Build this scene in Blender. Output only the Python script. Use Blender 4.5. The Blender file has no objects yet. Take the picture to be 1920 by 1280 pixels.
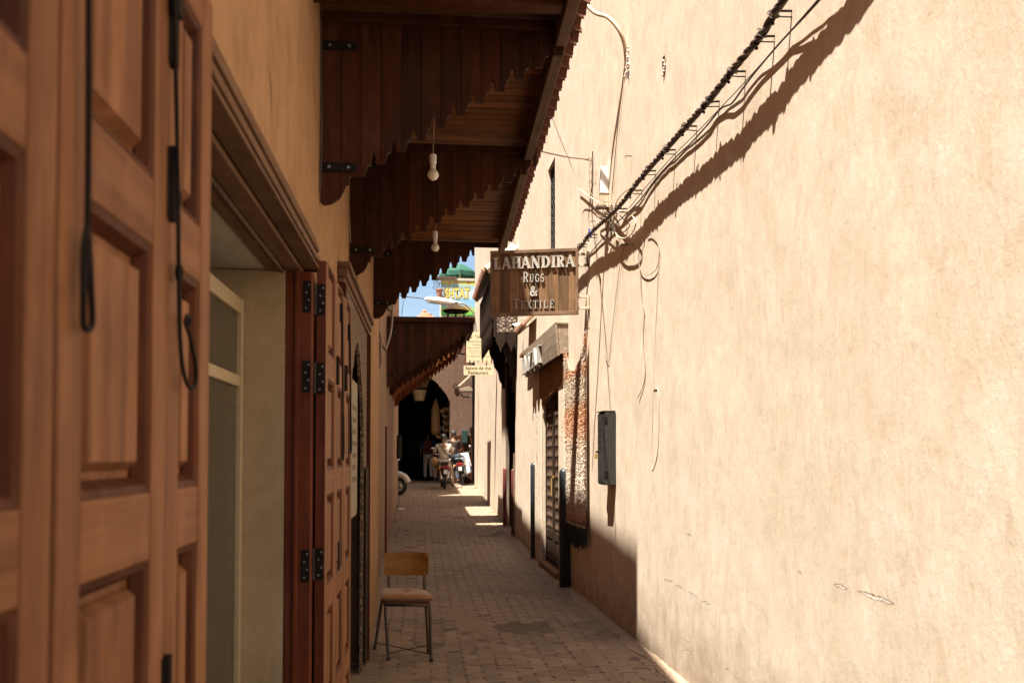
import bpy, bmesh, math, random
from mathutils import Vector, Matrix, noise
R_ = math.radians
rnd = random.Random(7)
SC = bpy.context.scene
COL = SC.collection

# ------------------------------------------------------------------ camera, sky, sun, exposure
F = 1750.0
YAW, PITCH = R_(5.65), R_(1.87)
cd = bpy.data.cameras.new('camera')
cam = bpy.data.objects.new('camera', cd)
COL.objects.link(cam)
cam.location = (0, 0, 1.5)
cam.rotation_euler = (R_(90) + PITCH, 0, -YAW)
cd.sensor_width = 36.0
cd.lens = F / 1920 * 36
SHY = 215 / F - math.tan(PITCH)
cd.shift_y = SHY * F / 1920
cd.clip_start = 0.05
cd.clip_end = 1000
cd.dof.use_dof = True
cd.dof.focus_distance = 9.5
cd.dof.aperture_fstop = 5.0
SC.camera = cam

SUN = Vector((1.0, 0.9, -3.7)).normalized()          # the way the light travels
w = bpy.data.worlds.new('World')
SC.world = w
w.use_nodes = True
wn = w.node_tree
sky = wn.nodes.new('ShaderNodeTexSky')
sky.sky_type = 'NISHITA'
sky.sun_disc = False
sky.sun_elevation = math.asin(-SUN.z)
sky.sun_rotation = math.atan2(-SUN.x, -SUN.y)
sky.air_density = 1.0
sky.dust_density = 1.5
sky.ozone_density = 1.0
bg = wn.nodes['Background']
bg.inputs['Strength'].default_value = 0.052
wn.links.new(sky.outputs[0], bg.inputs[0])

sd = bpy.data.lights.new('sun', 'SUN')
sd.energy = 5.0
sd.angle = R_(0.5)
sd.color = (1.0, 0.935, 0.83)
so = bpy.data.objects.new('sun', sd)
COL.objects.link(so)
so.rotation_euler = SUN.to_track_quat('-Z', 'Y').to_euler()
so.location = (-6, -6, 20)

SC.view_settings.view_transform = 'Standard'
SC.view_settings.look = 'None'
SC.view_settings.gamma = 1.0
SC.view_settings.use_curve_mapping = False
SC.view_settings.exposure = 1.87
SC.render.engine = 'CYCLES'
SC.cycles.max_bounces = 8
SC.cycles.diffuse_bounces = 6
SC.cycles.glossy_bounces = 3
SC.cycles.transmission_bounces = 4
SC.cycles.use_denoising = True
SC.cycles.sample_clamp_indirect = 4.0

# ------------------------------------------------------------------ where things stand
CM = Matrix.Rotation(-YAW, 3, 'Z') @ Matrix.Rotation(R_(90) + PITCH, 3, 'X')
CP = Vector((0, 0, 1.5))


def ray(px, py):
    return CM @ Vector(((px - 960) / F, (640 - py) / F + SHY, -1.0))


def LX(y):                       # the shop wall on the left
    return -0.46 + 0.008 * y


def RX(y):                       # the plastered wall on the right
    return 1.82 - 0.0105 * y


def GZ(y):                       # the lane climbs gently towards the covered market
    t = max(0.0, y - 13.0)
    return 0.035 * t if t < 17 else 0.595 + 0.008 * (t - 17)


def atR(px, py, off=0.0):        # a point off the right wall by off
    d = ray(px, py)
    t = (1.82 - off) / (d.x + 0.0105 * d.y)
    return CP + d * t


def atL(px, py, off=0.0):
    d = ray(px, py)
    t = (-0.46 + off) / (d.x - 0.008 * d.y)
    return CP + d * t


def atX(px, py, X):
    d = ray(px, py)
    return CP + d * (X / d.x)


def atY(px, py, Y):
    d = ray(px, py)
    return CP + d * (Y / d.y)


def atG(px, py, z=0.0):
    d = ray(px, py)
    return CP + d * ((z - 1.5) / d.z)


def rp(y, off, z):               # on the right wall: off metres out into the lane
    return Vector((RX(y) - off, y, z))


def lp(y, off, z):               # on the left wall: off metres out into the lane
    return Vector((LX(y) + off, y, z))


# ------------------------------------------------------------------ mesh helpers
ORG = {}


def origin_of(o):
    return ORG.get(o.name, Vector((0, 0, 0)))


def tag(o, label=None, cat=None, group=None, kind=None):
    if label: o['label'] = label
    if cat: o['category'] = cat
    if group: o['group'] = group
    if kind: o['kind'] = kind
    return o


def empty(name, loc, label=None, cat=None, group=None):
    o = bpy.data.objects.new(name, None)
    COL.objects.link(o)
    o.location = loc
    o.empty_display_size = 0.1
    ORG[o.name] = Vector(loc)
    return tag(o, label, cat, group)


def link(me, name, mat, parent=None, smooth=False, bevel=0.0, kind=None, origin=None):
    if mat is not None and not me.materials:
        me.materials.append(mat)
    o = bpy.data.objects.new(name, me)
    COL.objects.link(o)
    if parent is not None:
        org = origin_of(parent)
    elif origin is not None:
        org = Vector(origin)
    else:
        vs = [v.co for v in me.vertices]
        if vs:
            org = Vector(((min(v.x for v in vs) + max(v.x for v in vs)) / 2, (min(v.y for v in vs) + max(v.y for v in vs)) / 2, min(v.z for v in vs)))
        else:
            org = Vector((0, 0, 0))
    me.transform(Matrix.Translation(-org))
    if parent is not None:
        o.parent = parent
    else:
        o.location = org
    ORG[o.name] = org
    if smooth:
        for p in me.polygons: p.use_smooth = True
    if bevel:
        m = o.modifiers.new('bevel', 'BEVEL')
        m.width = bevel
        m.segments = 2
        m.limit_method = 'ANGLE'
        m.angle_limit = R_(35)
        m.harden_normals = False
    if kind: o['kind'] = kind
    return o


class MB:
    """collects faces (in world coordinates) that become ONE mesh object"""
    def __init__(s):
        s.v, s.f = [], []

    def add(s, pts, faces):
        b = len(s.v)
        s.v += [Vector(p) for p in pts]
        s.f += [tuple(b + i for i in f) for f in faces]

    def hexa(s, c):              # 8 corners: bottom loop 0-3, top loop 4-7
        s.add(c, [(3, 2, 1, 0), (4, 5, 6, 7), (0, 1, 5, 4), (1, 2, 6, 5), (2, 3, 7, 6), (3, 0, 4, 7)])

    def box(s, x0, x1, y0, y1, z0, z1):
        s.hexa([(x0, y0, z0), (x1, y0, z0), (x1, y1, z0), (x0, y1, z0), (x0, y0, z1), (x1, y0, z1), (x1, y1, z1), (x0, y1, z1)])

    def slabL(s, y0, y1, o0, o1, z0, z1):
        s.hexa([lp(y0, o0, z0), lp(y0, o1, z0), lp(y1, o1, z0), lp(y1, o0, z0), lp(y0, o0, z1), lp(y0, o1, z1), lp(y1, o1, z1), lp(y1, o0, z1)])

    def slabR(s, y0, y1, o0, o1, z0, z1):
        s.hexa([rp(y0, o1, z0), rp(y0, o0, z0), rp(y1, o0, z0), rp(y1, o1, z0), rp(y0, o1, z1), rp(y0, o0, z1), rp(y1, o0, z1), rp(y1, o1, z1)])

    def obox(s, c, ax, ay, az):  # centre and three half-axis vectors
        c, ax, ay, az = Vector(c), Vector(ax), Vector(ay), Vector(az)
        s.hexa([c - ax - ay - az, c + ax - ay - az, c + ax + ay - az, c - ax + ay - az, c - ax - ay + az, c + ax - ay + az, c + ax + ay + az, c - ax + ay + az])

    def beam(s, a, b, w, h, up=(0, 0, 1)):
        a, b = Vector(a), Vector(b)
        t = (b - a)
        u = Vector(up)
        n = t.cross(u)
        if n.length < 1e-6:
            n = Vector((1, 0, 0))
        n.normalize()
        u = n.cross(t).normalized()
        s.obox((a + b) / 2, t / 2, n * w / 2, u * h / 2)

    def tube(s, pts, r, seg=8, caps=True):
        pts = [Vector(p) for p in pts]
        n = len(pts)
        rr = r if isinstance(r, (list, tuple)) else [r] * n
        t0 = (pts[1] - pts[0]).normalized()
        u = t0.orthogonal().normalized()
        base = len(s.v)
        for i, p in enumerate(pts):
            t = (pts[min(i + 1, n - 1)] - pts[max(i - 1, 0)])
            if t.length < 1e-9: t = t0
            t.normalize()
            u = (u - t * u.dot(t))
            if u.length < 1e-6: u = t.orthogonal()
            u.normalize()
            b = t.cross(u)
            for k in range(seg):
                a = 2 * math.pi * k / seg
                s.v.append(p + (u * math.cos(a) + b * math.sin(a)) * rr[i])
        for i in range(n - 1):
            for k in range(seg):
                a, c = base + i * seg + k, base + i * seg + (k + 1) % seg
                s.f.append((a, c, c + seg, a + seg))
        if caps:
            s.f.append(tuple(base + k for k in reversed(range(seg))))
            s.f.append(tuple(base + (n - 1) * seg + k for k in range(seg)))

    def ring(s, c, ax, R, r, seg=20, tseg=8):
        """a torus round axis ax"""
        c, ax = Vector(c), Vector(ax).normalized()
        u = ax.orthogonal().normalized()
        b = ax.cross(u)
        base = len(s.v)
        for i in range(seg):
            a = 2 * math.pi * i / seg
            d = u * math.cos(a) + b * math.sin(a)
            for k in range(tseg):
                q = 2 * math.pi * k / tseg
                s.v.append(c + d * (R + r * math.cos(q)) + ax * r * math.sin(q))
        for i in range(seg):
            for k in range(tseg):
                i2, k2 = (i + 1) % seg, (k + 1) % tseg
                s.f.append((base + i * tseg + k, base + i2 * tseg + k, base + i2 * tseg + k2, base + i * tseg + k2))

    def lathe(s, prof, c, ax=(0, 0, 1), seg=16, sx=1.0):
        """prof: list of (radius, height along ax) from the point c"""
        c, ax = Vector(c), Vector(ax).normalized()
        u = Vector((1, 0, 0)) if abs(ax.z) > .99 else ax.orthogonal().normalized()
        b = ax.cross(u)
        base = len(s.v)
        for (r, h) in prof:
            for k in range(seg):
                a = 2 * math.pi * k / seg
                s.v.append(c + ax * h + (u * math.cos(a) * sx + b * math.sin(a)) * max(r, 1e-4))
        for i in range(len(prof) - 1):
            for k in range(seg):
                k2 = (k + 1) % seg
                s.f.append((base + i * seg + k, base + i * seg + k2, base + (i + 1) * seg + k2, base + (i + 1) * seg + k))
        s.f.append(tuple(base + k for k in reversed(range(seg))))
        s.f.append(tuple(base + (len(prof) - 1) * seg + k for k in range(seg)))

    def ball(s, c, r, seg=12, rings=8, sc=(1, 1, 1)):
        c = Vector(c)
        base = len(s.v)
        for i in range(rings + 1):
            t = math.pi * i / rings
            for k in range(seg):
                a = 2 * math.pi * k / seg
                q = max(math.sin(t), 0.002)
                s.v.append(c + Vector((r * sc[0] * q * math.cos(a), r * sc[1] * q * math.sin(a), r * sc[2] * math.cos(t))))
        for i in range(rings):
            for k in range(seg):
                k2 = (k + 1) % seg
                s.f.append((base + i * seg + k, base + (i + 1) * seg + k, base + (i + 1) * seg + k2, base + i * seg + k2))

    def prism(s, poly, o, ex, ey, ez):
        """2D polygon in the plane o + x*ex + y*ey, thickened along ez"""
        o, ex, ey, ez = Vector(o), Vector(ex), Vector(ey), Vector(ez)
        n = len(poly)
        a = [o + ex * p[0] + ey * p[1] for p in poly]
        base = len(s.v)
        s.v += a + [p + ez for p in a]
        s.f.append(tuple(base + i for i in range(n)))
        s.f.append(tuple(base + n + i for i in reversed(range(n))))
        for i in range(n):
            j = (i + 1) % n
            s.f.append((base + j, base + i, base + n + i, base + n + j))

    def mesh(s, name):
        me = bpy.data.meshes.new(name)
        me.from_pydata([tuple(p) for p in s.v], [], s.f)
        me.validate()
        bm = bmesh.new()
        bm.from_mesh(me)
        bmesh.ops.recalc_face_normals(bm, faces=bm.faces)
        bm.to_mesh(me)
        bm.free()
        return me

    def build(s, name, mat, parent=None, **k):
        return link(s.mesh(name), name, mat, parent, **k)


def path(pts, n=8):
    """Catmull-Rom through the points"""
    pts = [Vector(p) for p in pts]
    out = []
    for i in range(len(pts) - 1):
        p0, p1, p2, p3 = pts[max(i - 1, 0)], pts[i], pts[i + 1], pts[min(i + 2, len(pts) - 1)]
        for k in range(n):
            t = k / n
            out.append(0.5 * ((2 * p1) + (p2 - p0) * t + (2 * p0 - 5 * p1 + 4 * p2 - p3) * t * t + (3 * p1 - p0 - 3 * p2 + p3) * t ** 3))
    out.append(pts[-1])
    return out


def copy_tree(o, loc=None, label=None, parent=None):
    c = o.copy()
    COL.objects.link(c)
    if parent is not None: c.parent = parent
    if loc is not None: c.location = loc
    if label: c['label'] = label
    ORG[c.name] = Vector(loc) if loc is not None else origin_of(o)
    for ch in list(o.children):
        copy_tree(ch, None, None, c)
    return c


# ------------------------------------------------------------------ materials
def lin(c):
    return tuple(((x / 255) / 12.92 if x <= 10 else ((x / 255 + .055) / 1.055) ** 2.4) for x in c) if max(c) > 1.5 else tuple(c)


class NT:
    def __init__(s, name):
        s.m = bpy.data.materials.new(name)
        s.m.use_nodes = True
        s.t = s.m.node_tree
        s.b = s.t.nodes['Principled BSDF']
        s.tc = s.t.nodes.new('ShaderNodeTexCoord')

    def n(s, ty, **kw):
        x = s.t.nodes.new(ty)
        for k, v in kw.items(): setattr(x, k, v)
        return x

    def l(s, a, b):
        s.t.links.new(a, b)

    def mapped(s, scale, rot=(0, 0, 0), rand=0.0):
        mp = s.n('ShaderNodeMapping')
        mp.inputs['Scale'].default_value = scale
        mp.inputs['Rotation'].default_value = rot
        s.l(s.tc.outputs['Object'], mp.inputs['Vector'])
        if rand:
            oi = s.n('ShaderNodeObjectInfo')
            mu = s.n('ShaderNodeMath', operation='MULTIPLY')
            mu.inputs[1].default_value = rand
            s.l(oi.outputs['Random'], mu.inputs[0])
            cb = s.n('ShaderNodeCombineXYZ')
            for i in range(3): s.l(mu.outputs[0], cb.inputs[i])
            s.l(cb.outputs[0], mp.inputs['Location'])
        return mp.outputs[0]

    def noise(s, vec, scale=1.0, detail=4, rough=.55, dist=0.0):
        x = s.n('ShaderNodeTexNoise')
        x.inputs['Scale'].default_value = scale
        x.inputs['Detail'].default_value = detail
        x.inputs['Roughness'].default_value = rough
        x.inputs['Distortion'].default_value = dist
        s.l(vec, x.inputs['Vector'])
        return x.outputs['Fac']

    def ramp(s, fac, stops):
        r = s.n('ShaderNodeValToRGB')
        e = r.color_ramp.elements
        while len(e) < len(stops): e.new(0.5)
        for i, (p, c) in enumerate(stops):
            e[i].position = p
            e[i].color = (*c, 1) if len(c) == 3 else c
        s.l(fac, r.inputs[0])
        return r.outputs['Color']

    def mix(s, a, b, fac, mode='MIX'):
        x = s.n('ShaderNodeMix', data_type='RGBA', blend_type=mode)
        for v, i in ((fac, 0), (a, 6), (b, 7)):
            if hasattr(v, 'is_output') or isinstance(v, bpy.types.NodeSocket): s.l(v, x.inputs[i])
            elif i == 0: x.inputs[0].default_value = v
            else: x.inputs[i].default_value = (*v, 1)
        return x.outputs[2]

    def math(s, op, a, b=None):
        x = s.n('ShaderNodeMath', operation=op)
        for v, i in ((a, 0), (b, 1)):
            if v is None: continue
            if isinstance(v, bpy.types.NodeSocket): s.l(v, x.inputs[i])
            else: x.inputs[i].default_value = v
        return x.outputs[0]

    def rng(s, v, a, b, c, d):
        x = s.n('ShaderNodeMapRange')
        s.l(v, x.inputs[0])
        for i, q in enumerate((a, b, c, d)): x.inputs[i + 1].default_value = q
        return x.outputs[0]

    def bump(s, h, strength=.3, dist=.01, normal=None):
        x = s.n('ShaderNodeBump')
        x.inputs['Strength'].default_value = strength
        x.inputs['Distance'].default_value = dist
        s.l(h, x.inputs['Height'])
        if normal is not None: s.l(normal, x.inputs['Normal'])
        return x.outputs[0]

    def out(s, col=None, rough=None, normal=None, **kw):
        for key, v in (('Base Color', col), ('Roughness', rough), ('Normal', normal)):
            if v is None: continue
            if isinstance(v, bpy.types.NodeSocket): s.l(v, s.b.inputs[key])
            elif key == 'Base Color': s.b.inputs[key].default_value = (*v, 1)
            else: s.b.inputs[key].default_value = v
        for k, v in kw.items(): s.b.inputs[k.replace('_', ' ')].default_value = v
        return s.m

    def objrand(s):
        return s.n('ShaderNodeObjectInfo').outputs['Random']


def plain(name, c, rough=.6, metal=0.0, var=.12, bump=.0, scale=30, spec=.5):
    t = NT(name)
    v = t.mapped((1, 1, 1), rand=5)
    nz = t.noise(v, scale, 5, .6)
    lo = tuple(x * (1 - var) for x in c)
    hi = tuple(min(1, x * (1 + var)) for x in c)
    col = t.ramp(nz, [(.3, lo), (.7, hi)])
    nor = t.bump(nz, bump, .004) if bump else None
    return t.out(col, rough, nor, Metallic=metal, Specular_IOR_Level=spec)


def wood(name, dark, light, grain='z', rough=.6, fine=1.0, bump=.25, var=.25, spec=.15):
    t = NT(name)
    k = {'z': (26, 26, 1.6), 'x': (1.6, 26, 26), 'y': (26, 1.6, 26)}[grain]
    k = tuple(q * fine for q in k)
    v = t.mapped(k, rand=37)
    a = t.noise(v, 1.0, 6, .6, .6)
    k2 = tuple(q * 4 for q in k)
    v2 = t.mapped(k2, rand=17)
    b = t.noise(v2, 1.0, 4, .6, .2)
    m = t.math('ADD', t.math('MULTIPLY', a, .7), t.math('MULTIPLY', b, .3))
    col = t.ramp(m, [(.32, dark), (.5, tuple((p + q) / 2 for p, q in zip(dark, light))), (.68, light)])
    # larger faded and stained areas
    vb = t.mapped((3, 3, 2), rand=11)
    big = t.noise(vb, 1.2, 4, .6)
    col = t.mix(col, tuple(p * .55 for p in dark), t.rng(big, .52, .78, 0, .6))
    mot = t.noise(t.mapped((9, 9, 5), rand=23), 1.0, 5, .65)
    col = t.mix(col, tuple(min(1, p * 1.12 + .015) for p in light), t.rng(mot, .52, .76, 0, .6))
    rv = t.rng(t.objrand(), 0, 1, 1 - var, 1 + var)
    cb = t.n('ShaderNodeCombineXYZ')
    for i in range(3): t.l(rv, cb.inputs[i])
    col = t.mix(col, cb.outputs[0], 1.0, 'MULTIPLY')
    nor = t.bump(m, bump, .003)
    return t.out(col, t.rng(b, .3, .7, rough - .1, rough + .12), nor, Specular_IOR_Level=spec)


def plaster(name, a, b, c, streak=1.0, relief=1.0, dirt=(.20, .13, .08), dirt_h=.55):
    """earth plaster: trowelled streaks, patches, grit, grime near the ground"""
    t = NT(name)
    tc = t.mapped((1, 1, 1))
    st = t.noise(t.mapped((12.0, 12.0, 4.0), (R_(14), 0, 0)), 1.0, 7, .60, 1.3)      # trowel marks
    st2 = t.noise(t.mapped((32.0, 32.0, 13.0), (R_(-16), 0, 0)), 1.0, 5, .62, .9)
    big = t.noise(tc, .9, 5, .6, .5)
    mid = t.noise(tc, 4.5, 5, .62, .4)
    grit = t.noise(tc, 130, 3, .7)
    m = t.math('ADD', t.math('MULTIPLY', st, .36 * streak), t.math('ADD', t.math('MULTIPLY', st2, .26 * streak), t.math('MULTIPLY', mid, .38)))
    m = t.math('DIVIDE', m, .62 * streak + .38)
    col = t.ramp(m, [(.38, b), (.50, a), (.63, c)])
    col = t.mix(col, b, t.rng(big, .50, .74, 0, .55))
    gr = t.ramp(grit, [(.30, (.82, .80, .78)), (.5, (1, 1, 1)), (.75, (1.05, 1.04, 1.03))])
    col = t.mix(col, gr, .5, 'MULTIPLY')
    # splash dirt close to the ground
    sp = t.n('ShaderNodeSeparateXYZ')
    geo = t.n('ShaderNodeNewGeometry')
    t.l(geo.outputs['Position'], sp.inputs[0])
    dh = t.math('ADD', sp.outputs['Z'], t.math('MULTIPLY', t.math('SUBTRACT', mid, .5), .7))
    col = t.mix(col, dirt, t.rng(dh, 0.0, dirt_h, .62, 0.0))
    h = t.math('ADD', t.math('MULTIPLY', m, 1.0), t.math('MULTIPLY', grit, .10))
    nor = t.bump(h, .55 * relief, .011)
    nor = t.bump(t.noise(tc, 42, 4, .65), .16 * relief, .004, nor)
    return t.out(col, .92, nor, Specular_IOR_Level=.15)


M = {}
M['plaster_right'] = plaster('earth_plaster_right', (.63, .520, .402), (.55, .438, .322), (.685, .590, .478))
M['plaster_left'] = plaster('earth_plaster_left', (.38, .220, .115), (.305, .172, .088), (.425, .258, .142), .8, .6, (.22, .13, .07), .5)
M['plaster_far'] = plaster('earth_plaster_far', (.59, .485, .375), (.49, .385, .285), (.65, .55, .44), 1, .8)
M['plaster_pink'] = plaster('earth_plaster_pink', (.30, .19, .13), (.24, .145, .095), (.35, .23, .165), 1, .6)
M['plaster_brown'] = plaster('brown_render', (.24, .125, .058), (.19, .095, .04), (.28, .155, .078), .6, .5, dirt_h=.05)
M['reveal'] = plaster('cream_render', (.40, .305, .19), (.34, .255, .152), (.44, .345, .225), .4, .3, dirt_h=.3)
M['soffit'] = plaster('grey_soffit_render', (.48, .43, .35), (.40, .35, .27), (.55, .50, .42), .5, .3, dirt_h=.05)
M['red_wall'] = plaster('red_earth_wall', (.55, .24, .14), (.46, .19, .11), (.6, .3, .19), 1, .5)
M['door'] = wood('varnished_door_wood', (.125, .044, .016), (.305, .135, .058), 'z', .55, 1.0, .22, .12)
M['door_rail'] = wood('varnished_rail_wood', (.125, .044, .016), (.305, .135, .058), 'y', .55, 1.0, .22, .12)
M['moulding'] = wood('stained_moulding_wood', (.040, .010, .003), (.115, .030, .007), 'z', .55, 1.0, .15, .10)
M['jamb'] = wood('dark_red_jamb_wood', (.085, .018, .008), (.17, .045, .018), 'z', .42, .8, .15, .1)
M['lintel'] = wood('weathered_lintel_wood', (.10, .045, .022), (.20, .11, .062), 'y', .65, .8, .3, .1)
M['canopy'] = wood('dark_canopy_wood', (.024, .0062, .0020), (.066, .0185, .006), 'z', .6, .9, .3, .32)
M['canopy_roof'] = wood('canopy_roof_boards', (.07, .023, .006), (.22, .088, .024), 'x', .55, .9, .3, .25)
M['canopy_beam'] = wood('canopy_beam_wood', (.065, .036, .022), (.14, .085, .055), 'y', .7, .9, .3, .15)
M['orange_wood'] = wood('orange_canopy_wood', (.15, .04, .012), (.30, .095, .026), 'z', .6, 1, .3, .25)
M['sign_wood'] = wood('weathered_sign_wood', (.075, .042, .022), (.26, .145, .072), 'z', .75, .7, .5, .55)
M['sign_frame'] = wood('sign_frame_wood', (.12, .065, .036), (.24, .15, .095), 'x', .7, .8, .4, .1)
M['grey_wood'] = wood('grey_weathered_wood', (.17, .125, .085), (.36, .285, .21), 'y', .8, .8, .4, .15)
M['carved'] = wood('carved_grey_wood', (.12, .085, .06), (.30, .235, .175), 'z', .8, 1.2, .5, .15)
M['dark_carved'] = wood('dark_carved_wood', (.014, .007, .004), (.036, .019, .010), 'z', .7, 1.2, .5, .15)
M['iron'] = plain('black_iron', (.013, .009, .007), .65, .0, .3, .2, 30, .12)
M['iron_grey'] = plain('grey_painted_iron', (.036, .033, .030), .6, .0, .25, .25, 30, .15)
M['black_paint'] = plain('black_bollard_paint', (.022, .030, .034), .38, .0, .25, .12, 25)
M['red_paint'] = plain('dark_red_bollard_paint', (.15, .035, .028), .5, .0, .25, .12, 25)
M['tile'] = plain('old_roof_tile', (.24, .13, .08), .85, 0, .35, .4, 18)
M['tile_pale'] = plain('pale_roof_tile', (.50, .42, .30), .85, 0, .25, .4, 12)
M['tile_red'] = plain('dark_red_roof_tile', (.16, .055, .03), .8, 0, .3, .3, 18)
M['cream_paint'] = plain('cream_frame_paint', (.43, .34, .21), .5, 0, .08, .05)
M['white'] = plain('white_plastic', (.78, .76, .72), .4, 0, .03)
M['white_letter'] = plain('painted_white_letter', (.40, .37, .32), .75, 0, .2, .3, 40, .2)
M['pvc'] = plain('grey_pvc_pipe', (.33, .31, .28), .4, 0, .15, .05, 12)
M['cable'] = plain('black_cable', (.060, .042, .032), .5, 0, .3, .1)
M['cable_grey'] = plain('faded_grey_cable', (.22, .155, .11), .55, 0, .3, .1)
M['cable_white'] = plain('cream_cable', (.55, .42, .30), .5, 0, .15, .1)
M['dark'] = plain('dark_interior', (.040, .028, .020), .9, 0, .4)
M['brass'] = plain('brass', (.50, .32, .10), .35, .35, .2, .1)
M['chrome'] = plain('chrome', (.6, .6, .6), .15, 1.0, .05)
M['rubber'] = plain('tyre_rubber', (.022, .020, .019), .8, 0, .3, .2)
M['bulb'] = plain('frosted_bulb', (.78, .72, .64), .25, 0, .03)
M['straw'] = plain('woven_straw', (.30, .19, .085), .85, 0, .35, .6, 60)
M['shade_cloth'] = plain('cream_lampshade', (.42, .32, .17), .85, 0, .12, .2, 40)
M['green_cloth'] = plain('green_parasol_cloth', (.010, .075, .045), .85, 0, .2, .15, 8)
M['steel'] = plain('steel', (.3, .3, .3), .35, .8, .1)
# ================================================================== LARGE STRUCTURE
# ---- ground sheet
def ground():
    ys = [-200, -40, -5, 0, 3, 6, 9, 12, 13] + [13 + i for i in range(1, 32)] + [60, 120, 400]
    xs = [-300, -60, -10, -3, 0, 3, 10, 60, 300]
    mb = MB()
    pts = [(x, y, GZ(y) - 0.0035) for y in ys for x in xs]
    nx = len(xs)
    mb.add(pts, [(j * nx + i, j * nx + i + 1, (j + 1) * nx + i + 1, (j + 1) * nx + i) for j in range(len(ys) - 1) for i in range(nx - 1)])
    t = NT('dusty_ground')
    v = t.mapped((1, 1, 1))
    c = t.ramp(t.noise(v, 6, 6, .65), [(.3, (.09, .06, .042)), (.7, (.16, .115, .085))])
    t.out(c, .95, t.bump(t.noise(v, 60, 4), .5, .01))
    return tag(mb.build('ground', t.m, origin=(0, 0, 0)), kind='structure')


GROUND = ground()

t = NT('concrete_paver')
v = t.mapped((1, 1, 1), rand=9)
geo = t.n('ShaderNodeNewGeometry')
wn1 = t.n('ShaderNodeTexNoise'); wn1.inputs['Scale'].default_value = 1.1; wn1.inputs['Detail'].default_value = 5
t.l(geo.outputs['Position'], wn1.inputs['Vector'])
wn2 = t.n('ShaderNodeTexNoise'); wn2.inputs['Scale'].default_value = 9; wn2.inputs['Detail'].default_value = 6; wn2.inputs['Roughness'].default_value = .7
t.l(geo.outputs['Position'], wn2.inputs['Vector'])
g = t.noise(v, 90, 4, .7)
col = t.ramp(g, [(.25, (.175, .124, .086)), (.6, (.25, .18, .126)), (.85, (.30, .225, .162))])
col = t.mix(col, (.125, .092, .067), t.rng(wn1.outputs['Fac'], .45, .7, 0, .6))
col = t.mix(col, (.31, .232, .165), t.rng(wn2.outputs['Fac'], .46, .74, 0, .75))
rv = t.rng(t.objrand(), 0, 1, .84, 1.14)
cb = t.n('ShaderNodeCombineXYZ')
for i in range(3): t.l(rv, cb.inputs[i])
col = t.mix(col, cb.outputs[0], 1.0, 'MULTIPLY')
M['paver'] = t.out(col, .82, t.bump(g, .35, .004), Specular_IOR_Level=.3)

PW, PL = 0.118, 0.196            # one paver


def paver_outline(v):
    """a zigzag edged interlocking paver, worn corners; v picks a variant"""
    r = random.Random(v * 13 + 5)
    a = 0.015
    q = lambda: r.uniform(-.0018, .0018)
    hx, hy = PW / 2 - .0018, PL / 2 - .0008
    L = [(-hx - a, -hy * .5), (-hx + a, 0), (-hx - a, hy * .5)]
    pts = [(-hx + .003, -hy), (0, -hy + .004), (hx + .003, -hy)]
    pts += [(hx - a, -hy * .5), (hx + a, 0), (hx - a, hy * .5)]
    pts += [(hx + .003, hy), (0, hy + .004), (-hx + .003, hy)]
    pts += [(-hx - a, hy * .5), (-hx + a, 0), (-hx - a, -hy * .5)]
    return [(x + q(), y + q()) for x, y in pts]


def paver_pieces(mb, cx, cy, z, v, tilt=(0, 0)):
    o = paver_outline(v)
    n = len(o)
    top = [(cx + x * .95, cy + y * .982, z + x * tilt[0] + y * tilt[1]) for x, y in o]
    mid = [(cx + x, cy + y, z - .004 + x * tilt[0] + y * tilt[1]) for x, y in o]
    low = [(cx + x, cy + y, z - .035) for x, y in o]
    f = [tuple(range(n))]
    for i in range(n):
        j = (i + 1) % n
        f.append((n + i, n + j, j, i))
        f.append((2 * n + i, 2 * n + j, n + j, n + i))
    mb.add(top + mid + low, f)


def pavers():
    near, far = [], MB()
    variants = []
    for v in range(7):
        mb = MB()
        paver_pieces(mb, 0, 0, 0, v)
        me = mb.mesh('paver')
        me.materials.append(M['paver'])
        variants.append(me)
    row = 0
    y = 5.45
    n = 0
    while y < 34:
        x = -0.56 + (PW / 2 if row % 2 else 0) * 0
        while x < 1.95:
            xl = (LX(y) if y < 8.0 else -0.53) - .03
            xr = (RX(y) if y < 16 else 1.72) + .03
            yy = y + (PL / 2 if round((x + .56) / PW) % 2 else 0)
            if xl < x < xr and not (0.62 < x < 1.12 and 7.95 < yy < 8.42):
                k = rnd.randrange(7)
                z = GZ(yy) + rnd.uniform(-.003, .003) + .004 * noise.noise((x * 1.3, yy * 1.1, 0))
                if n < 300:
                    o = bpy.data.objects.new('paver', variants[k])
                    COL.objects.link(o)
                    o.parent = GROUND
                    o.location = (x, yy, z)
                    o.rotation_euler = (rnd.uniform(-.02, .02), rnd.uniform(-.025, .025), rnd.uniform(-.04, .04))
                    n += 1
                else:
                    s = (.035 if 13 < yy < 30 else 0)
                    paver_pieces(far, x, yy, z, k, (rnd.uniform(-.012, .012), s + rnd.uniform(-.012, .012)))
            x += PW
        y += PL
        row += 1
    me = far.mesh('far_paving')
    o = link(me, 'far_paving', M['paver'], GROUND, kind='stuff')


pavers()

# a patch of broken paving filled with rubble and a low concrete edge
def rubble():
    mb = MB()
    for i in range(170):
        x, y = rnd.uniform(.60, 1.14), rnd.uniform(7.93, 8.44)
        r = rnd.uniform(.006, .02)
        a = [Vector((rnd.uniform(-1, 1), rnd.uniform(-1, 1), rnd.uniform(-.4, 1))).normalized() * r for _ in range(6)]
        c = Vector((x, y, -.022 + r * .5))
        b = len(mb.v)
        mb.ball(c, r, 5, 3, (rnd.uniform(.7, 1.3), rnd.uniform(.7, 1.3), .6))
    return tag(mb.build('rubble', plain('grey_rubble', (.13, .11, .09), .95, 0, .4, .3), origin=(.87, 8.2, 0)), kind='stuff')


rubble()

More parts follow.
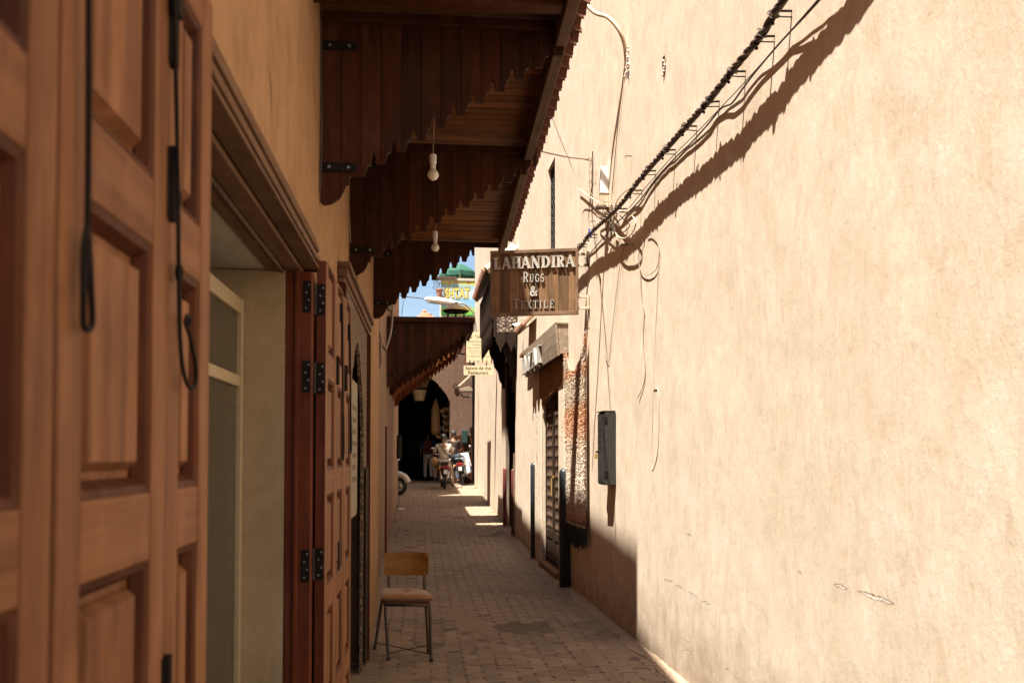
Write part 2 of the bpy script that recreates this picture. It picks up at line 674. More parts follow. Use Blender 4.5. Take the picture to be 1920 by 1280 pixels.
# dust and drifted grit along the foot of the right wall
def dust_fillet():
    mb = MB()
    n = 150
    for side in (0,):
        pts = []
        for i in range(n + 1):
            y = 5.2 + i * (15.6 - 5.2) / n
            wdt = .10 + .07 * noise.noise((y * 1.7, 0, 3)) + .04 * noise.noise((y * 7, 0, 8))
            hgt = .026 + .02 * noise.noise((y * 2.3, 5, 1))
            for k, (a, b) in enumerate(((1.0, 0.002), (.55, .22), (.25, .5), (0.0, 1.0))):
                pts.append((RX(y) + .01 - wdt * a - .012 * noise.noise((y * 9, k, 0)), y, GZ(y) + hgt * b + .002 + .009 * noise.noise((y * 12, k * 3, 4))))
        mb.add(pts, [(i * 4 + k, i * 4 + k + 1, (i + 1) * 4 + k + 1, (i + 1) * 4 + k) for i in range(n) for k in range(3)])
    t = NT('drifted_dust')
    v = t.mapped((1, 1, 1))
    t.out(t.ramp(t.noise(v, 30, 6, .7), [(.3, (.24, .165, .11)), (.7, (.40, .29, .20))]), .95, t.bump(t.noise(v, 90, 4, .7), .7, .006))
    return tag(mb.build('dust_drift', t.m, smooth=True), kind='stuff')


dust_fillet()


# wind blown dust that fills the joints and buries some of the pavers
def dust_film():
    mb = MB()
    nx, ny = 64, 330
    y0, y1 = 5.3, 19.0
    for j in range(ny + 1):
        y = y0 + (y1 - y0) * j / ny
        for i in range(nx + 1):
            x = -.55 + 2.30 * i / nx
            a = noise.noise((x * 1.5, y * .9, 11)) + .55 * noise.noise((x * 4.5, y * 3.2, 5)) + .35 * noise.noise((x * 14, y * 11, 2))
            edge = max(0, abs(x - .66) - .75) * .9
            h = -.0075 + .0085 * max(-.6, a + .25 + edge)
            mb.v.append(Vector((x, y, GZ(y) + min(h, .0075))))
    w_ = nx + 1
    mb.f = [(j * w_ + i, j * w_ + i + 1, (j + 1) * w_ + i + 1, (j + 1) * w_ + i) for j in range(ny) for i in range(nx)]
    t = NT('fine_lane_dust')
    v = t.mapped((1, 1, 1))
    t.out(t.ramp(t.noise(v, 22, 6, .7), [(.3, (.215, .157, .110)), (.7, (.30, .225, .160))]), .95, t.bump(t.noise(v, 110, 4, .7), .5, .004), Specular_IOR_Level=.1)
    me = bpy.data.meshes.new('dust_film')
    me.from_pydata([tuple(p) for p in mb.v], [], mb.f)
    return tag(link(me, 'dust_film', t.m, smooth=True), kind='stuff')


dust_film()


# ---- the long plastered wall on the right, with a recess for the door and a slot window
DY0, DY1, DZ1 = 11.25, 12.72, 2.42
SY0, SY1, SZ0, SZ1 = 11.62, 12.22, 4.05, 5.30


def right_wall():
    def breaks(a, b, step, keys):
        ks = sorted({a, b, *[k for k in keys if a < k < b]})
        out = []
        for p, q in zip(ks, ks[1:]):
            n = max(1, round((q - p) / step))
            out += [p + (q - p) * i / n for i in range(n)]
        return out + [b]
    ys = breaks(-2.0, 16.1, .055, (DY0, DY1, SY0, SY1))
    zs = breaks(-.05, 9.4, .055, (DZ1, SZ0, SZ1))
    mb = MB()
    ny, nz = len(ys), len(zs)

    global wall_disp

    def disp(y, z):
        h = .010 * noise.noise((y * .7, z * .5, 2)) + .0045 * noise.noise((y * 3.1, z * 1.5, 7)) + .0020 * noise.noise((y * 9, z * 3.5, 9))
        for (a, b, c, d) in ((DY0, DY1, -1, DZ1), (SY0, SY1, SZ0, SZ1)):
            dd = max(a - y, y - b, c - z, z - d)
            if dd < .12: h *= max(0, dd) / .12
        return h
    wall_disp = disp
    mb.v = [rp(y, disp(y, z), z) for z in zs for y in ys]
    for j in range(nz - 1):
        for i in range(ny - 1):
            cy, cz = (ys[i] + ys[i + 1]) / 2, (zs[j] + zs[j + 1]) / 2
            if (DY0 < cy < DY1 and cz < DZ1) or (SY0 < cy < SY1 and SZ0 < cz < SZ1): continue
            a = j * ny + i
            mb.f.append((a, a + ny, a + ny + 1, a + 1))
    # reveals of the two openings, the wall's thickness, its ends and its back
    D = .30
    def q(*p): mb.add(p, [tuple(range(len(p)))])
    for (a, b, c, d) in ((DY0, DY1, -.05, DZ1), (SY0, SY1, SZ0, SZ1)):
        q(rp(a, 0, c), rp(a, -D, c), rp(a, -D, d), rp(a, 0, d))
        q(rp(b, 0, c), rp(b, 0, d), rp(b, -D, d), rp(b, -D, c))
        q(rp(a, 0, d), rp(a, -D, d), rp(b, -D, d), rp(b, 0, d))
        q(rp(a, 0, c), rp(b, 0, c), rp(b, -D, c), rp(a, -D, c))
        q(rp(a, -D, c), rp(b, -D, c), rp(b, -D, d), rp(a, -D, d))
    q(rp(-2, 0, 9.4), rp(16.1, 0, 9.4), rp(16.1, -2.5, 9.4), rp(-2, -2.5, 9.4))
    q(rp(16.1, 0, -.05), rp(16.1, -2.5, -.05), rp(16.1, -2.5, 9.4), rp(16.1, 0, 9.4))
    q(rp(-2, 0, -.05), rp(-2, 0, 9.4), rp(-2, -2.5, 9.4), rp(-2, -2.5, -.05))
    q(rp(-2, -2.5, -.05), rp(-2, -2.5, 9.4), rp(16.1, -2.5, 9.4), rp(16.1, -2.5, -.05))
    me = bpy.data.meshes.new('plastered_wall')
    me.from_pydata([tuple(p) for p in mb.v], [], mb.f)
    for p in me.polygons: p.use_smooth = len(p.vertices) == 4 and p.area < .02
    o = link(me, 'plastered_wall', M['plaster_right'], origin=(0, 0, 0))
    return tag(o, 'tall sunlit tan plaster wall running along the right of the lane', 'wall')


RWALL = right_wall()

# scars and chips in the plaster: flat strips painted as lip shadow and sunlit edge
M['scar'] = plain('broken_plaster_and_lit_edge', (.76, .66, .56), .9, 0, .1, .4, 80)
M['scar_shadow'] = plain('painted_scar_shadow', (.13, .075, .045), .95, 0, .4, .3, 60)  # dark tone stands for the shadow inside the gash


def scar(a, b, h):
    """a flat gash: ragged painted sunlit edge with a painted shadow strip above it"""
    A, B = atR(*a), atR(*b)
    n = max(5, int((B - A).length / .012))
    for nm, off, lo, hi, mat in (('painted_lit_edge', .0006, -1.2, .45, 'scar'), ('painted_lip_shadow', .0010, .15, .75, 'scar_shadow')):
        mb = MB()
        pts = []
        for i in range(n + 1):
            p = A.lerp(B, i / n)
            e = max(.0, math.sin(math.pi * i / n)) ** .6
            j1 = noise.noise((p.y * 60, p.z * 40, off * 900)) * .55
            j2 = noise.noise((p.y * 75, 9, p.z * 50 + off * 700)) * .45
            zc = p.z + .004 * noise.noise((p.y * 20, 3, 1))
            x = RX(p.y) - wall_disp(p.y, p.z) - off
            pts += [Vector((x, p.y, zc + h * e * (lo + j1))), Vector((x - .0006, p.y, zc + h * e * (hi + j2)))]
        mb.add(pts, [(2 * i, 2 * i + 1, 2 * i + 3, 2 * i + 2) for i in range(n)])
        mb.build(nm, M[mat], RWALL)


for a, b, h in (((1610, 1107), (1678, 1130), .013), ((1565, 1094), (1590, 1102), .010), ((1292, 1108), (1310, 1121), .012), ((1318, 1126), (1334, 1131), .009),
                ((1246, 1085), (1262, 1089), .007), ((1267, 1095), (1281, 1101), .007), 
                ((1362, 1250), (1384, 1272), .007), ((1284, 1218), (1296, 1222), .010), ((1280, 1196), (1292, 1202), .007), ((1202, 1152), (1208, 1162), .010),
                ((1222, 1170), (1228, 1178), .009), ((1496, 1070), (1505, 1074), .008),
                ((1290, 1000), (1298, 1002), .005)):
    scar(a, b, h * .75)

# an old hole filled with dark mortar, high on the wall
def hole():
    mb = MB()
    c = atR(1246, 122)
    n = 18
    ring_ = []
    for i in range(n):
        a = 2 * math.pi * i / n
        r = 1 + .35 * noise.noise((math.cos(a) * 2, math.sin(a) * 2, 1))
        ring_.append(c + Vector((-.007, math.cos(a) * .040 * r, math.sin(a) * .068 * r)))
    inner = [c + (p - c) * .6 + Vector((.012, 0, 0)) for p in ring_]
    mb.add(ring_ + inner, [(i, (i + 1) % n, n + (i + 1) % n, n + i) for i in range(n)] + [tuple(n + i for i in range(n))])
    mb.build('mortar_patch', plain('grey_mortar', (.12, .105, .09), .95, 0, .6, .8, 45), RWALL)
    for k in range(9):
        q = c + Vector((-.006, rnd.uniform(-.03, .03), rnd.uniform(-.075, .05)))
        m2 = MB()
        m2.ball(q, rnd.uniform(.006, .012), 6, 4)
        m2.build('mortar_lump', M['scar'], RWALL)


hole()

# ---- left: the shop building
OY0, OY1, OZ1 = 1.70, 3.43, 2.20        # first shop opening
QY0, QY1, QZ1 = 4.95, 6.84, 2.50        # second, behind the carved frame
TH = .40


def left_building():
    b = empty('shop_building', (LX(4), 4, 0), 'ochre plastered shop building with wooden shop fronts along the left of the lane', 'building')
    mb = MB()
    H0, H1 = 7.5, 8.75
    mb.slabL(-4, OY0, -TH, 0, -.05, H0)
    mb.slabL(OY0, OY1, -TH, 0, OZ1, H0)
    mb.slabL(OY1, QY0, -TH, 0, -.05, H0)
    mb.slabL(QY0, QY1, -TH, 0, QZ1, H0)
    mb.slabL(QY1, 7.98, -TH, 0, -.05, H0)
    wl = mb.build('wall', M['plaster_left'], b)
    m2 = MB()
    m2.slabL(5.45, 7.975, -TH, -.002, H0 + .002, H1)  # unseen step, height set by its shadow low on the right wall
    m2.build('shadow_parapet', M['plaster_left'], b)
    m2 = MB()
    m2.hexa([lp(2.3, -TH, H0 + .001), lp(2.3, -.002, H0 + .001), lp(5.445, -.002, H0 + .001), lp(5.445, -TH, H0 + .001), lp(2.3, -TH, H0 + .05), lp(2.3, -.002, H0 + .05), lp(5.445, -.002, 8.14), lp(5.445, -TH, 8.14)])  # unseen sloped top, added to straighten the shadow edge on the ground
    m2.build('shadow_parapet', M['plaster_left'], b)
    r = MB()
    r.hexa([lp(-4, -5, H0 - .3), lp(-4, -TH - .01, H0 - .3), lp(7.9, -TH - .01, H0 - .3), lp(7.9, -5, H0 - .3), lp(-4, -5, H0 - .1), lp(-4, -TH - .01, H0 - .1), lp(7.9, -TH - .01, H0 - .1), lp(7.9, -5, H0 - .1)])
    r.build('roof', M['plaster_left'], b)
    k = MB()
    k.slabL(-4, 7.95, -5.2, -5, -.05, H0)
    k.build('rear_wall', M['plaster_left'], b)
    k = MB()
    k.slabL(4.2, 4.3, -5, -TH, -.05, H0 - .32)
    k.build('partition', M['dark'], b)
    k = MB()
    k.slabL(7.75, 7.95, -5, -TH - .004, -.05, H0)
    k.build('side_wall', M['plaster_left'], b)
    k = MB()
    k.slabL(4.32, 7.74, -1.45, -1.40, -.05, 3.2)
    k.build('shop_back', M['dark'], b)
    # first opening: cream reveals, soffit, and a glazed screen set back
    k = MB(); k.slabL(OY1 - .012, OY1 + .05, -.95, -.052, 0, OZ1 - .03); k.build('reveal', M['reveal'], b)
    k = MB(); k.slabL(OY0 - .05, OY0 + .012, -.95, -.052, 0, OZ1 - .03); k.build('reveal', M['reveal'], b)
    k = MB(); k.slabL(OY0 + .014, OY1 - .014, -.95, -.115, OZ1 - .026, OZ1 + .02); k.build('soffit', M['soffit'], b)
    k = MB(); k.slabL(OY0 + .014, OY1 - .014, -.98, -.951, 0, OZ1 + .02); k.build('inner_wall', M['reveal'], b)
    # lintel mouldings and jamb posts of the first opening
    for nm, a in (('lintel_board', (OY0 - .9, OY1 + .135, .006, .038, 2.205, 2.328)), ('lintel_bead', (OY0 - .9, OY1 + .135, .039, .052, 2.268, 2.288)),
                  ('lintel_bead', (OY0 - .9, OY1 + .135, .039, .056, 2.222, 2.246)), ('lintel_lip', (OY0 - .9, OY1 + .12, .004, .060, 2.190, 2.203)),
                  ('head_lining', (OY0 + .002, OY1 - .002, -.055, .003, 2.172, 2.188)), ('head_bead', (OY0 + .002, OY1 - .002, -.066, -.057, 2.160, 2.196)),
                  ('head_lining', (OY0 + .002, OY1 - .002, -.113, -.068, 2.166, 2.190))):
        q = MB(); q.slabL(*a)
        q.build(nm, M['lintel'] if nm != 'head_bead' else M['canopy_beam'], b, bevel=.003)
    q = MB(); q.slabL(OY1 - .008, OY1 + .055, -.050, .044, 0, 2.170); q.build('jamb_post', M['jamb'], b, bevel=.004)
    q = MB(); q.slabL(OY0 - .055, OY0 + .008, -.050, .030, 0, 2.170); q.build('jamb_post', M['jamb'], b, bevel=.004)
    q = MB(); q.slabL(OY1 - .020, OY1 - .009, -.018, -.002, 0, 2.168); q.build('jamb_bead', M['jamb'], b, bevel=.003)
    return b


LB = left_building()


def glazed_screen():
    g = empty('glazed_screen', lp(2.6, -.2, 0), 'cream framed glazed shop screen with olive dark panes inside the doorway', 'window')
    o0, o1 = -.235, -.195
    y0, y1 = OY0 + .02, OY1 - .016
    fr = M['cream_paint']
    def bar(a, nm='frame_bar'):
        q = MB(); q.slabL(*a); return q.build(nm, fr, g, bevel=.004)
    ymid = (y0 + y1) / 2
    bar((y1 - .035, y1, o0, o1, 0, 2.06), 'stile')
    bar((y0, y0 + .05, o0, o1, 0, 2.06), 'stile')
    bar((ymid - .03, ymid + .03, o0, o1, 0, 2.06), 'stile')
    for (a, b) in ((2.005, 2.06), (1.745, 1.785), (.0, .12)):
        bar((y0 + .051, ymid - .031, o0 + .004, o1 - .004, a, b), 'rail')
        bar((ymid + .031, y1 - .036, o0 + .004, o1 - .004, a, b), 'rail')
    t = NT('olive_shop_glass')
    v = t.mapped((1, 1, 1))
    t.out(t.ramp(t.noise(v, 2.5, 4), [(.3, (.040, .036, .025)), (.7, (.064, .058, .040))]), .22, None, Specular_IOR_Level=.5)
    for (a, b) in ((1.785, 2.005), (.12, 1.745)):
        for (p, q_) in ((y0 + .051, ymid - .031), (ymid + .031, y1 - .036)):
            q = MB(); q.slabL(p, q_, o0 + .016, o0 + .022, a, b)
            q.build('pane', t.m, g)
    return g


glazed_screen()


def wall_box(name, label, x0, x1, y0, y1, z1, mat, z0=-.05, res=.5, amp=.012, cat='building'):
    """a plastered block with slightly uneven faces and worn corners"""
    mb = MB()
    bm = bmesh.new()
    bmesh.ops.create_cube(bm, size=1)
    for v in bm.verts:
        v.co = Vector((x0 + (v.co.x + .5) * (x1 - x0), y0 + (v.co.y + .5) * (y1 - y0), z0 + (v.co.z + .5) * (z1 - z0)))
    for ax, (a, b) in enumerate(((x0, x1), (y0, y1), (z0, z1))):
        n = min(40, int((b - a) / res))
        for i in range(1, n):
            co = [0, 0, 0]; co[ax] = a + (b - a) * i / n
            no = [0, 0, 0]; no[ax] = 1
            bmesh.ops.bisect_plane(bm, geom=bm.verts[:] + bm.edges[:] + bm.faces[:], plane_co=co, plane_no=no)
    for v in bm.verts:
        p = v.co
        v.co = p + Vector((noise.noise(p * .9), noise.noise(p * .9 + Vector((5, 0, 0))), 0)) * amp
    me = bpy.data.meshes.new(name)
    bm.to_mesh(me); bm.free()
    o = link(me, name, mat)
    return tag(o, label, cat)


# left of the lane beyond the shops; unseen heights set for the shadows they cast
wall_box('corner_pier', 'narrow ochre plaster pier with a pitted edge beside the grey drainpipe', -1.4, -.405, 7.99, 9.35, 8.7, M['plaster_left'], amp=.006, cat='pier')
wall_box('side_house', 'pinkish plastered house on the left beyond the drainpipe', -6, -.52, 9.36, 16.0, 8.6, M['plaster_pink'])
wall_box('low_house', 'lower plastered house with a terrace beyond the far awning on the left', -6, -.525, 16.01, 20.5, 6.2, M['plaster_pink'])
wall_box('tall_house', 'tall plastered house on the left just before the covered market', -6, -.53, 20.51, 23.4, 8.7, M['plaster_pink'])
wall_box('end_house', 'plastered house at the far left corner before the market arch', -6, -1.75, 23.41, 30.9, 11.2, M['plaster_far'])  # out of view; height raised to shade the lane before the market
# right of the lane beyond the long wall
wall_box('pilaster_house', 'sunlit plaster house on the right behind the carved door canopy', 1.66, 6, 17.95, 23.0, 9.4, M['plaster_far'])
wall_box('recessed_house', 'sunlit plaster wall set back beyond the small corner step on the right', 1.74, 6, 23.01, 29.6, 11.5, M['plaster_far'])
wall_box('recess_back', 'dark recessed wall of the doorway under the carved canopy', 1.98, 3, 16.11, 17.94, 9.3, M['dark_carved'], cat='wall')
# ================================================================== DOORS, CANOPIES, SIGNS
PANEL_TOPS = [2.235, 1.795, 1.355, .915, .475]
PANEL_H = .345


def door_leaf(root, y0, y1, off, flush=.035, top=2.31, hinge_side=None):
    """one narrow leaf: stiles and rails with recessed, moulded panels; off = front face from the wall"""
    o0, o1 = off - flush, off
    sw = .072
    st = MB(); st.slabL(y0, y0 + sw, o0, o1, .04, top)
    leaf = st.build('door_leaf', M['door'], root, bevel=.004)
    st = MB(); st.slabL(y1 - sw, y1, o0, o1, .04, top)
    st.build('stile', M['door'], leaf, bevel=.004)
    edges = [top] + sum([[z, z - PANEL_H] for z in PANEL_TOPS], []) + [.04]
    for i in range(0, len(edges), 2):
        q = MB(); q.slabL(y0 + sw + .0005, y1 - sw - .0005, o0 + .001, o1 - .0008, edges[i + 1], edges[i])
        q.build('rail', M['door_rail'], leaf, bevel=.004)
    for z in PANEL_TOPS:
        a, b, c, d = y0 + sw, y1 - sw, z - PANEL_H, z
        # stained moulding round the opening
        q = MB()
        e, dp = .021, .022
        P = lambda y, zz, oo: lp(y, oo, zz)
        outer = [P(a, c, o1 - .003), P(b, c, o1 - .003), P(b, d, o1 - .003), P(a, d, o1 - .003)]
        mid = [P(a + e * .5, c + e * .5, o1 - .006), P(b - e * .5, c + e * .5, o1 - .006), P(b - e * .5, d - e * .5, o1 - .006), P(a + e * .5, d - e * .5, o1 - .006)]
        inner = [P(a + e, c + e, o1 - dp), P(b - e, c + e, o1 - dp), P(b - e, d - e, o1 - dp), P(a + e, d - e, o1 - dp)]
        fs = []
        for r in (0, 4):
            for k in range(4):
                fs.append((r + k, r + (k + 1) % 4, r + 4 + (k + 1) % 4, r + 4 + k))
        q.add(outer + mid + inner, fs)
        q.build('moulding', M['moulding'], leaf)
        # fielded panel
        q = MB()
        base = [P(a + .002, c + .002, o1 - dp - .004), P(b - .002, c + .002, o1 - dp - .004), P(b - .002, d - .002, o1 - dp - .004), P(a + .002, d - .002, o1 - dp - .004)]
        t0 = [P(a + e + .010, c + e + .010, o1 - dp - .003), P(b - e - .010, c + e + .010, o1 - dp - .003), P(b - e - .010, d - e - .010, o1 - dp - .003), P(a + e + .010, d - e - .010, o1 - dp - .003)]
        t1 = [P(a + e + .022, c + e + .022, o1 - .008), P(b - e - .022, c + e + .022, o1 - .008), P(b - e - .022, d - e - .022, o1 - .008), P(a + e + .022, d - e - .022, o1 - .008)]
        fs = [(8, 9, 10, 11)]
        for r in (0, 4):
            for k in range(4):
                fs.append((r + k, r + (k + 1) % 4, r + 4 + (k + 1) % 4, r + 4 + k))
        q.add(base + t0 + t1, fs)
        q.build('panel', M['door'], leaf)
    return leaf


def butt_hinge(root, y, off, z, h=.10, w=.030):
    q = MB(); q.slabL(y - w / 2, y + w / 2, off - .001, off + .003, z, z + h)
    hg = q.build('hinge', M['iron'], root, bevel=.001)
    q = MB(); q.tube([lp(y, off + .005, z - .004), lp(y, off + .005, z + h + .004)], .0065, 8)
    q.build('hinge_pin', M['iron'], hg)
    return hg


near_door = empty('folding_door', lp(1.1, .06, .04), 'large reddish brown panelled folding door thrown open against the wall at the near left edge', 'door')
NF = .076
NEARY = [.22, .60, 1.012, 1.425, 1.703]
for k, (a, b) in enumerate(zip(NEARY, NEARY[1:])):
    door_leaf(near_door, a + .0025, b - .0025, NF - (.002 if k % 2 else 0))
for z in (2.085, 1.853, 1.10):
    butt_hinge(near_door, 1.425, NF, z, .105)


def hook_bar(root, pts, r=.006):
    q = MB(); q.tube(pts, r, 8)
    return q.build('hook_bar', M['iron'], root, smooth=True)


# flat iron strap ending in a long narrow loop on the second leaf
def at_leaf(px, py, off=NF):
    return atL(px, py, off + .012)
P1 = [at_leaf(166, -60), at_leaf(166, 200), at_leaf(164, 430), at_leaf(157, 560), at_leaf(157, 608), at_leaf(166, 618), at_leaf(173, 606), at_leaf(172, 560), at_leaf(166, 440)]
hook_bar(near_door, path(P1, 6), .0036)
q = MB(); q.tube(path([at_leaf(162, 425, NF + .002), at_leaf(155, 470, NF + .002), at_leaf(155, 560, NF + .002)], 4), .0028, 6)
q.build('hook_bar', M['iron'], near_door, smooth=True)
# thinner rod with a curled end and a drop loop on the end leaf
P2 = [at_leaf(328, -60), at_leaf(328, 60), at_leaf(333, 300), at_leaf(335, 500), at_leaf(338, 640), at_leaf(346, 705), at_leaf(358, 728), at_leaf(367, 716), at_leaf(366, 680), at_leaf(356, 630), at_leaf(348, 606), at_leaf(351, 592), at_leaf(357, 598), at_leaf(354, 608)]
hook_bar(near_door, path(P2, 6), .0034)
for (px, py) in ((330, 22), (333, 372), (336, 512)):
    c = at_leaf(px, py, NF - .004)
    q = MB(); q.ring(c, (1, 0, 0), .012, .0035, 12, 6)
    q.build('staple', M['iron'], near_door)
q = MB(); q.slabL(1.405, 1.43, NF + .001, NF + .016, 2.155, 2.245)
q.build('bolt_plate', M['iron'], near_door, bevel=.002)

far_door = empty('folding_door', lp(4.1, .07, .04), 'narrow panelled folding door seen edge on beside the dark red jamb post', 'door')
FF = .086
FARY = [3.492, 3.905, 4.30, 4.69]
for k, (a, b) in enumerate(zip(FARY, FARY[1:])):
    door_leaf(far_door, a + .002, b - .002, FF - (.002 if k % 2 else 0), top=2.225)
# stout edge of the first leaf with its butt hinges to the jamb post
q = MB(); q.slabL(3.486, 3.4925, FF - .034, FF, .05, 2.222)
q.build('leaf_edge', M['jamb'], far_door)
for z in (2.02, 1.73, 1.05, .5):
    for (oa, ob, nm) in ((FF - .030, FF - .004, 'hinge'), (.012, .040, 'hinge')):
        q = MB()
        yy = 3.4845 if oa > .03 else OY1 - .0105
        q.slabL(yy - .003, yy, oa, ob, z, z + .115)
        hg = q.build(nm, M['iron'], far_door)
        for k in range(4):
            m = MB(); m.lathe([(.0045, 0), (.003, .003)], lp(yy - .0032, (oa + ob) / 2 + (.006 if k % 2 else -.004), z + .016 + k * .028), (0, -1, 0), 8)
            m.build('screw', M['steel'], hg)
    q = MB(); q.tube([lp(3.470, .047, z), lp(3.470, .047, z + .115)], .006, 8)
    q.build('hinge_pin', M['iron_grey'], far_door)
for (y, zt, zb, dr) in ((4.02, 2.12, 1.50, .05), (4.42, 2.09, 1.53, .05)):
    A, B = lp(y, FF + .012, zt), lp(y + .05, FF + .014, zb)
    pts = [A, A.lerp(B, .5), A.lerp(B, .66), B + Vector((0, -.03, .05)), B + Vector((0, -.022, 0)), B + Vector((0, .012, -.012)), B + Vector((0, .035, .04)), A.lerp(B, .70) + Vector((0, .012, 0))]
    hook_bar(far_door, path(pts, 5), .0040)
    q = MB(); q.slabL(y - .012, y + .012, FF + .001, FF + .014, zt - .05, zt + .03)
    q.build('bolt_plate', M['iron'], far_door, bevel=.002)
    butt_hinge(far_door, 3.905 if y < 4.2 else 4.30, FF, 1.80, .11)
q = MB(); q.slabL(4.0, 4.055, FF + .0005, FF + .006, 1.02, 1.14)
q.build('letter_slot', M['iron'], far_door)

# ------------------------------------------------------------ carved frame of the second shop
def carved_frame():
    g = empty('carved_door_frame', lp(5.9, 0, 0), 'carved grey wooden shop surround with a lobed horseshoe arch over a black doorway', 'door frame')
    y0, y1 = 4.86, 6.90
    top = 2.42
    yc, hw = (y0 + y1) / 2, .66
    # lobed arch opening cut in one board
    arch = []
    n = 9
    for i in range(n + 1):
        t = i / n
        a = math.pi * (1 - t)
        x = yc + hw * math.cos(a)
        z = 1.45 + .62 * math.sin(a) ** .75 + (.16 * max(0, 1 - abs(t - .5) * 5))
        arch.append((x, z))
    lob = []
    for (p, q_) in zip(arch, arch[1:]):
        for k in range(5):
            s = k / 5
            bx, bz = p[0] + (q_[0] - p[0]) * s, p[1] + (q_[1] - p[1]) * s
            nx, nz = -(q_[1] - p[1]), (q_[0] - p[0])
            L = math.hypot(nx, nz)
            amp = .035 * math.sin(math.pi * s)
            lob.append((bx + nx / L * amp, bz + nz / L * amp))
    lob.append(arch[-1])
    poly = [(y0, .02), (y0, top), (y1, top), (y1, .02), (yc + hw, .02)] + list(reversed(lob)) + [(yc - hw, .02)]
    q = MB()
    base = len(q.v)
    q.prism(poly, (LX(yc) + .004, 0, 0), (0, 1, 0), (0, 0, 1), (.022, 0, 0))
    t = NT('fretted_carving')
    vc = t.mapped((1, 1, 1))
    vo = t.n('ShaderNodeTexVoronoi'); vo.feature = 'DISTANCE_TO_EDGE'; vo.inputs['Scale'].default_value = 34
    t.l(vc, vo.inputs['Vector'])
    col = t.ramp(vo.outputs['Distance'], [(.04, (.07, .042, .025)), (.16, (.24, .165, .11))])
    t.out(col, .8, t.bump(vo.outputs['Distance'], .7, .02))
    M['fretwork'] = t.m
    q.build('carved_panel', t.m, g)
    for (a, b, c, d, o) in ((y0 - .06, y1 + .06, top, top + .045, .05), (y0 - .05, y1 + .05, top - .03, top - .004, .038), (y0 - .06, y1 + .06, top + .046, top + .075, .066)):
        m = MB(); m.slabL(a, b, .003, o, c, d)
        m.build('cornice_moulding', M['lintel'], g, bevel=.004)
    for (a, b, m_) in ((y1 + .002, y1 + .045, 'moulding'), (y0 - .045, y0 - .002, 'moulding')):
        m = MB(); m.slabL(a, b, .002, .045, .02, top - .032)
        m.build('frame_post', M[m_], g, bevel=.004)
    m = MB(); m.slabL(yc + hw + .04, y1 - .03, .028, .036, .05, 1.42)
    m.build('side_panel', M['dark_carved'], g, bevel=.003)
    return g


carved_frame()
# framed menu board hung in the dark doorway
g = empty('menu_board', lp(5.35, .06, 1.15), 'tall narrow framed notice board hanging at the black doorway behind the folding door', 'notice board')
q = MB(); q.slabL(4.75, 5.22, .056, .074, 1.18, 1.90); q.build('frame', M['grey_wood'], g, bevel=.004)
q = MB(); q.slabL(4.785, 5.185, .0745, .0775, 1.22, 1.86); q.build('sheet', plain('yellowed_paper', (.22, .185, .125), .6, 0, .1), g)
for k in range(7):
    q = MB(); q.slabL(4.85, 5.14 - (k % 3) * .04, .0778, .0786, 1.74 - k * .062, 1.765 - k * .062)
    q.build('printed_line', plain('brown_print', (.12, .08, .05), .7) if k == 0 else bpy.data.materials['brown_print'], g)

# pitted strip of old brick keying on the pier
q = MB()
for k in range(26):
    z = .12 + k * .052
    y = 8.03 + rnd.uniform(-.004, .004)
    q.ball((-.404, y, z), .014, 6, 4, (.45, 1.3 + rnd.random() * .6, .8))
tag(q.build('pitted_brick_edge', M['plaster_brown'], bpy.data.objects['corner_pier']), kind='stuff')

# ------------------------------------------------------------ canopies with scalloped side boards
def scallop(x0, x1, zl, slope, pw, r):
    """lower edge of a side board, left to right: a round lobe, then stepped ogees with pointed notches"""
    pts = [(x0, zl + .01), (x0 + .012, zl - .006), (x0 + pw * .55, zl), (x0 + pw * 1.0, zl + .5 * r), (x0 + pw * 1.22, zl + 1.15 * r), (x0 + pw * 1.25, zl + 1.5 * r), (x0 + pw * 1.42, zl + 1.55 * r), (x0 + pw * 1.44, zl + 2.0 * r)]
    k = 0
    xs = x0 + pw * 1.30
    z0 = zl + 2.2 * r
    pts.append((xs + pw * .20, z0))
    while True:
        b = xs + k * pw
        z = z0 + k * r
        seq = [(.50, 0.0), (.92, 0.0), (.93, .36), (.98, .40), (.99, .60), (1.05, .80), (1.14, .90), (1.19, .95), (1.20, 1.15), (1.24, 1.58), (1.33, 1.95), (1.42, 1.58), (1.47, 1.12), (1.48, 1.0)]
        for fx, fz in seq:
            pts.append((b + fx * pw, z + fz * r))
        k += 1
        if b + 1.2 * pw > x1: break
    out = []
    for p in pts:
        if p[0] >= x1:
            a = out[-1]
            out.append((x1, a[1] + (p[1] - a[1]) * (x1 - a[0]) / max(1e-6, p[0] - a[0])))
            break
        out.append(p)
    return out


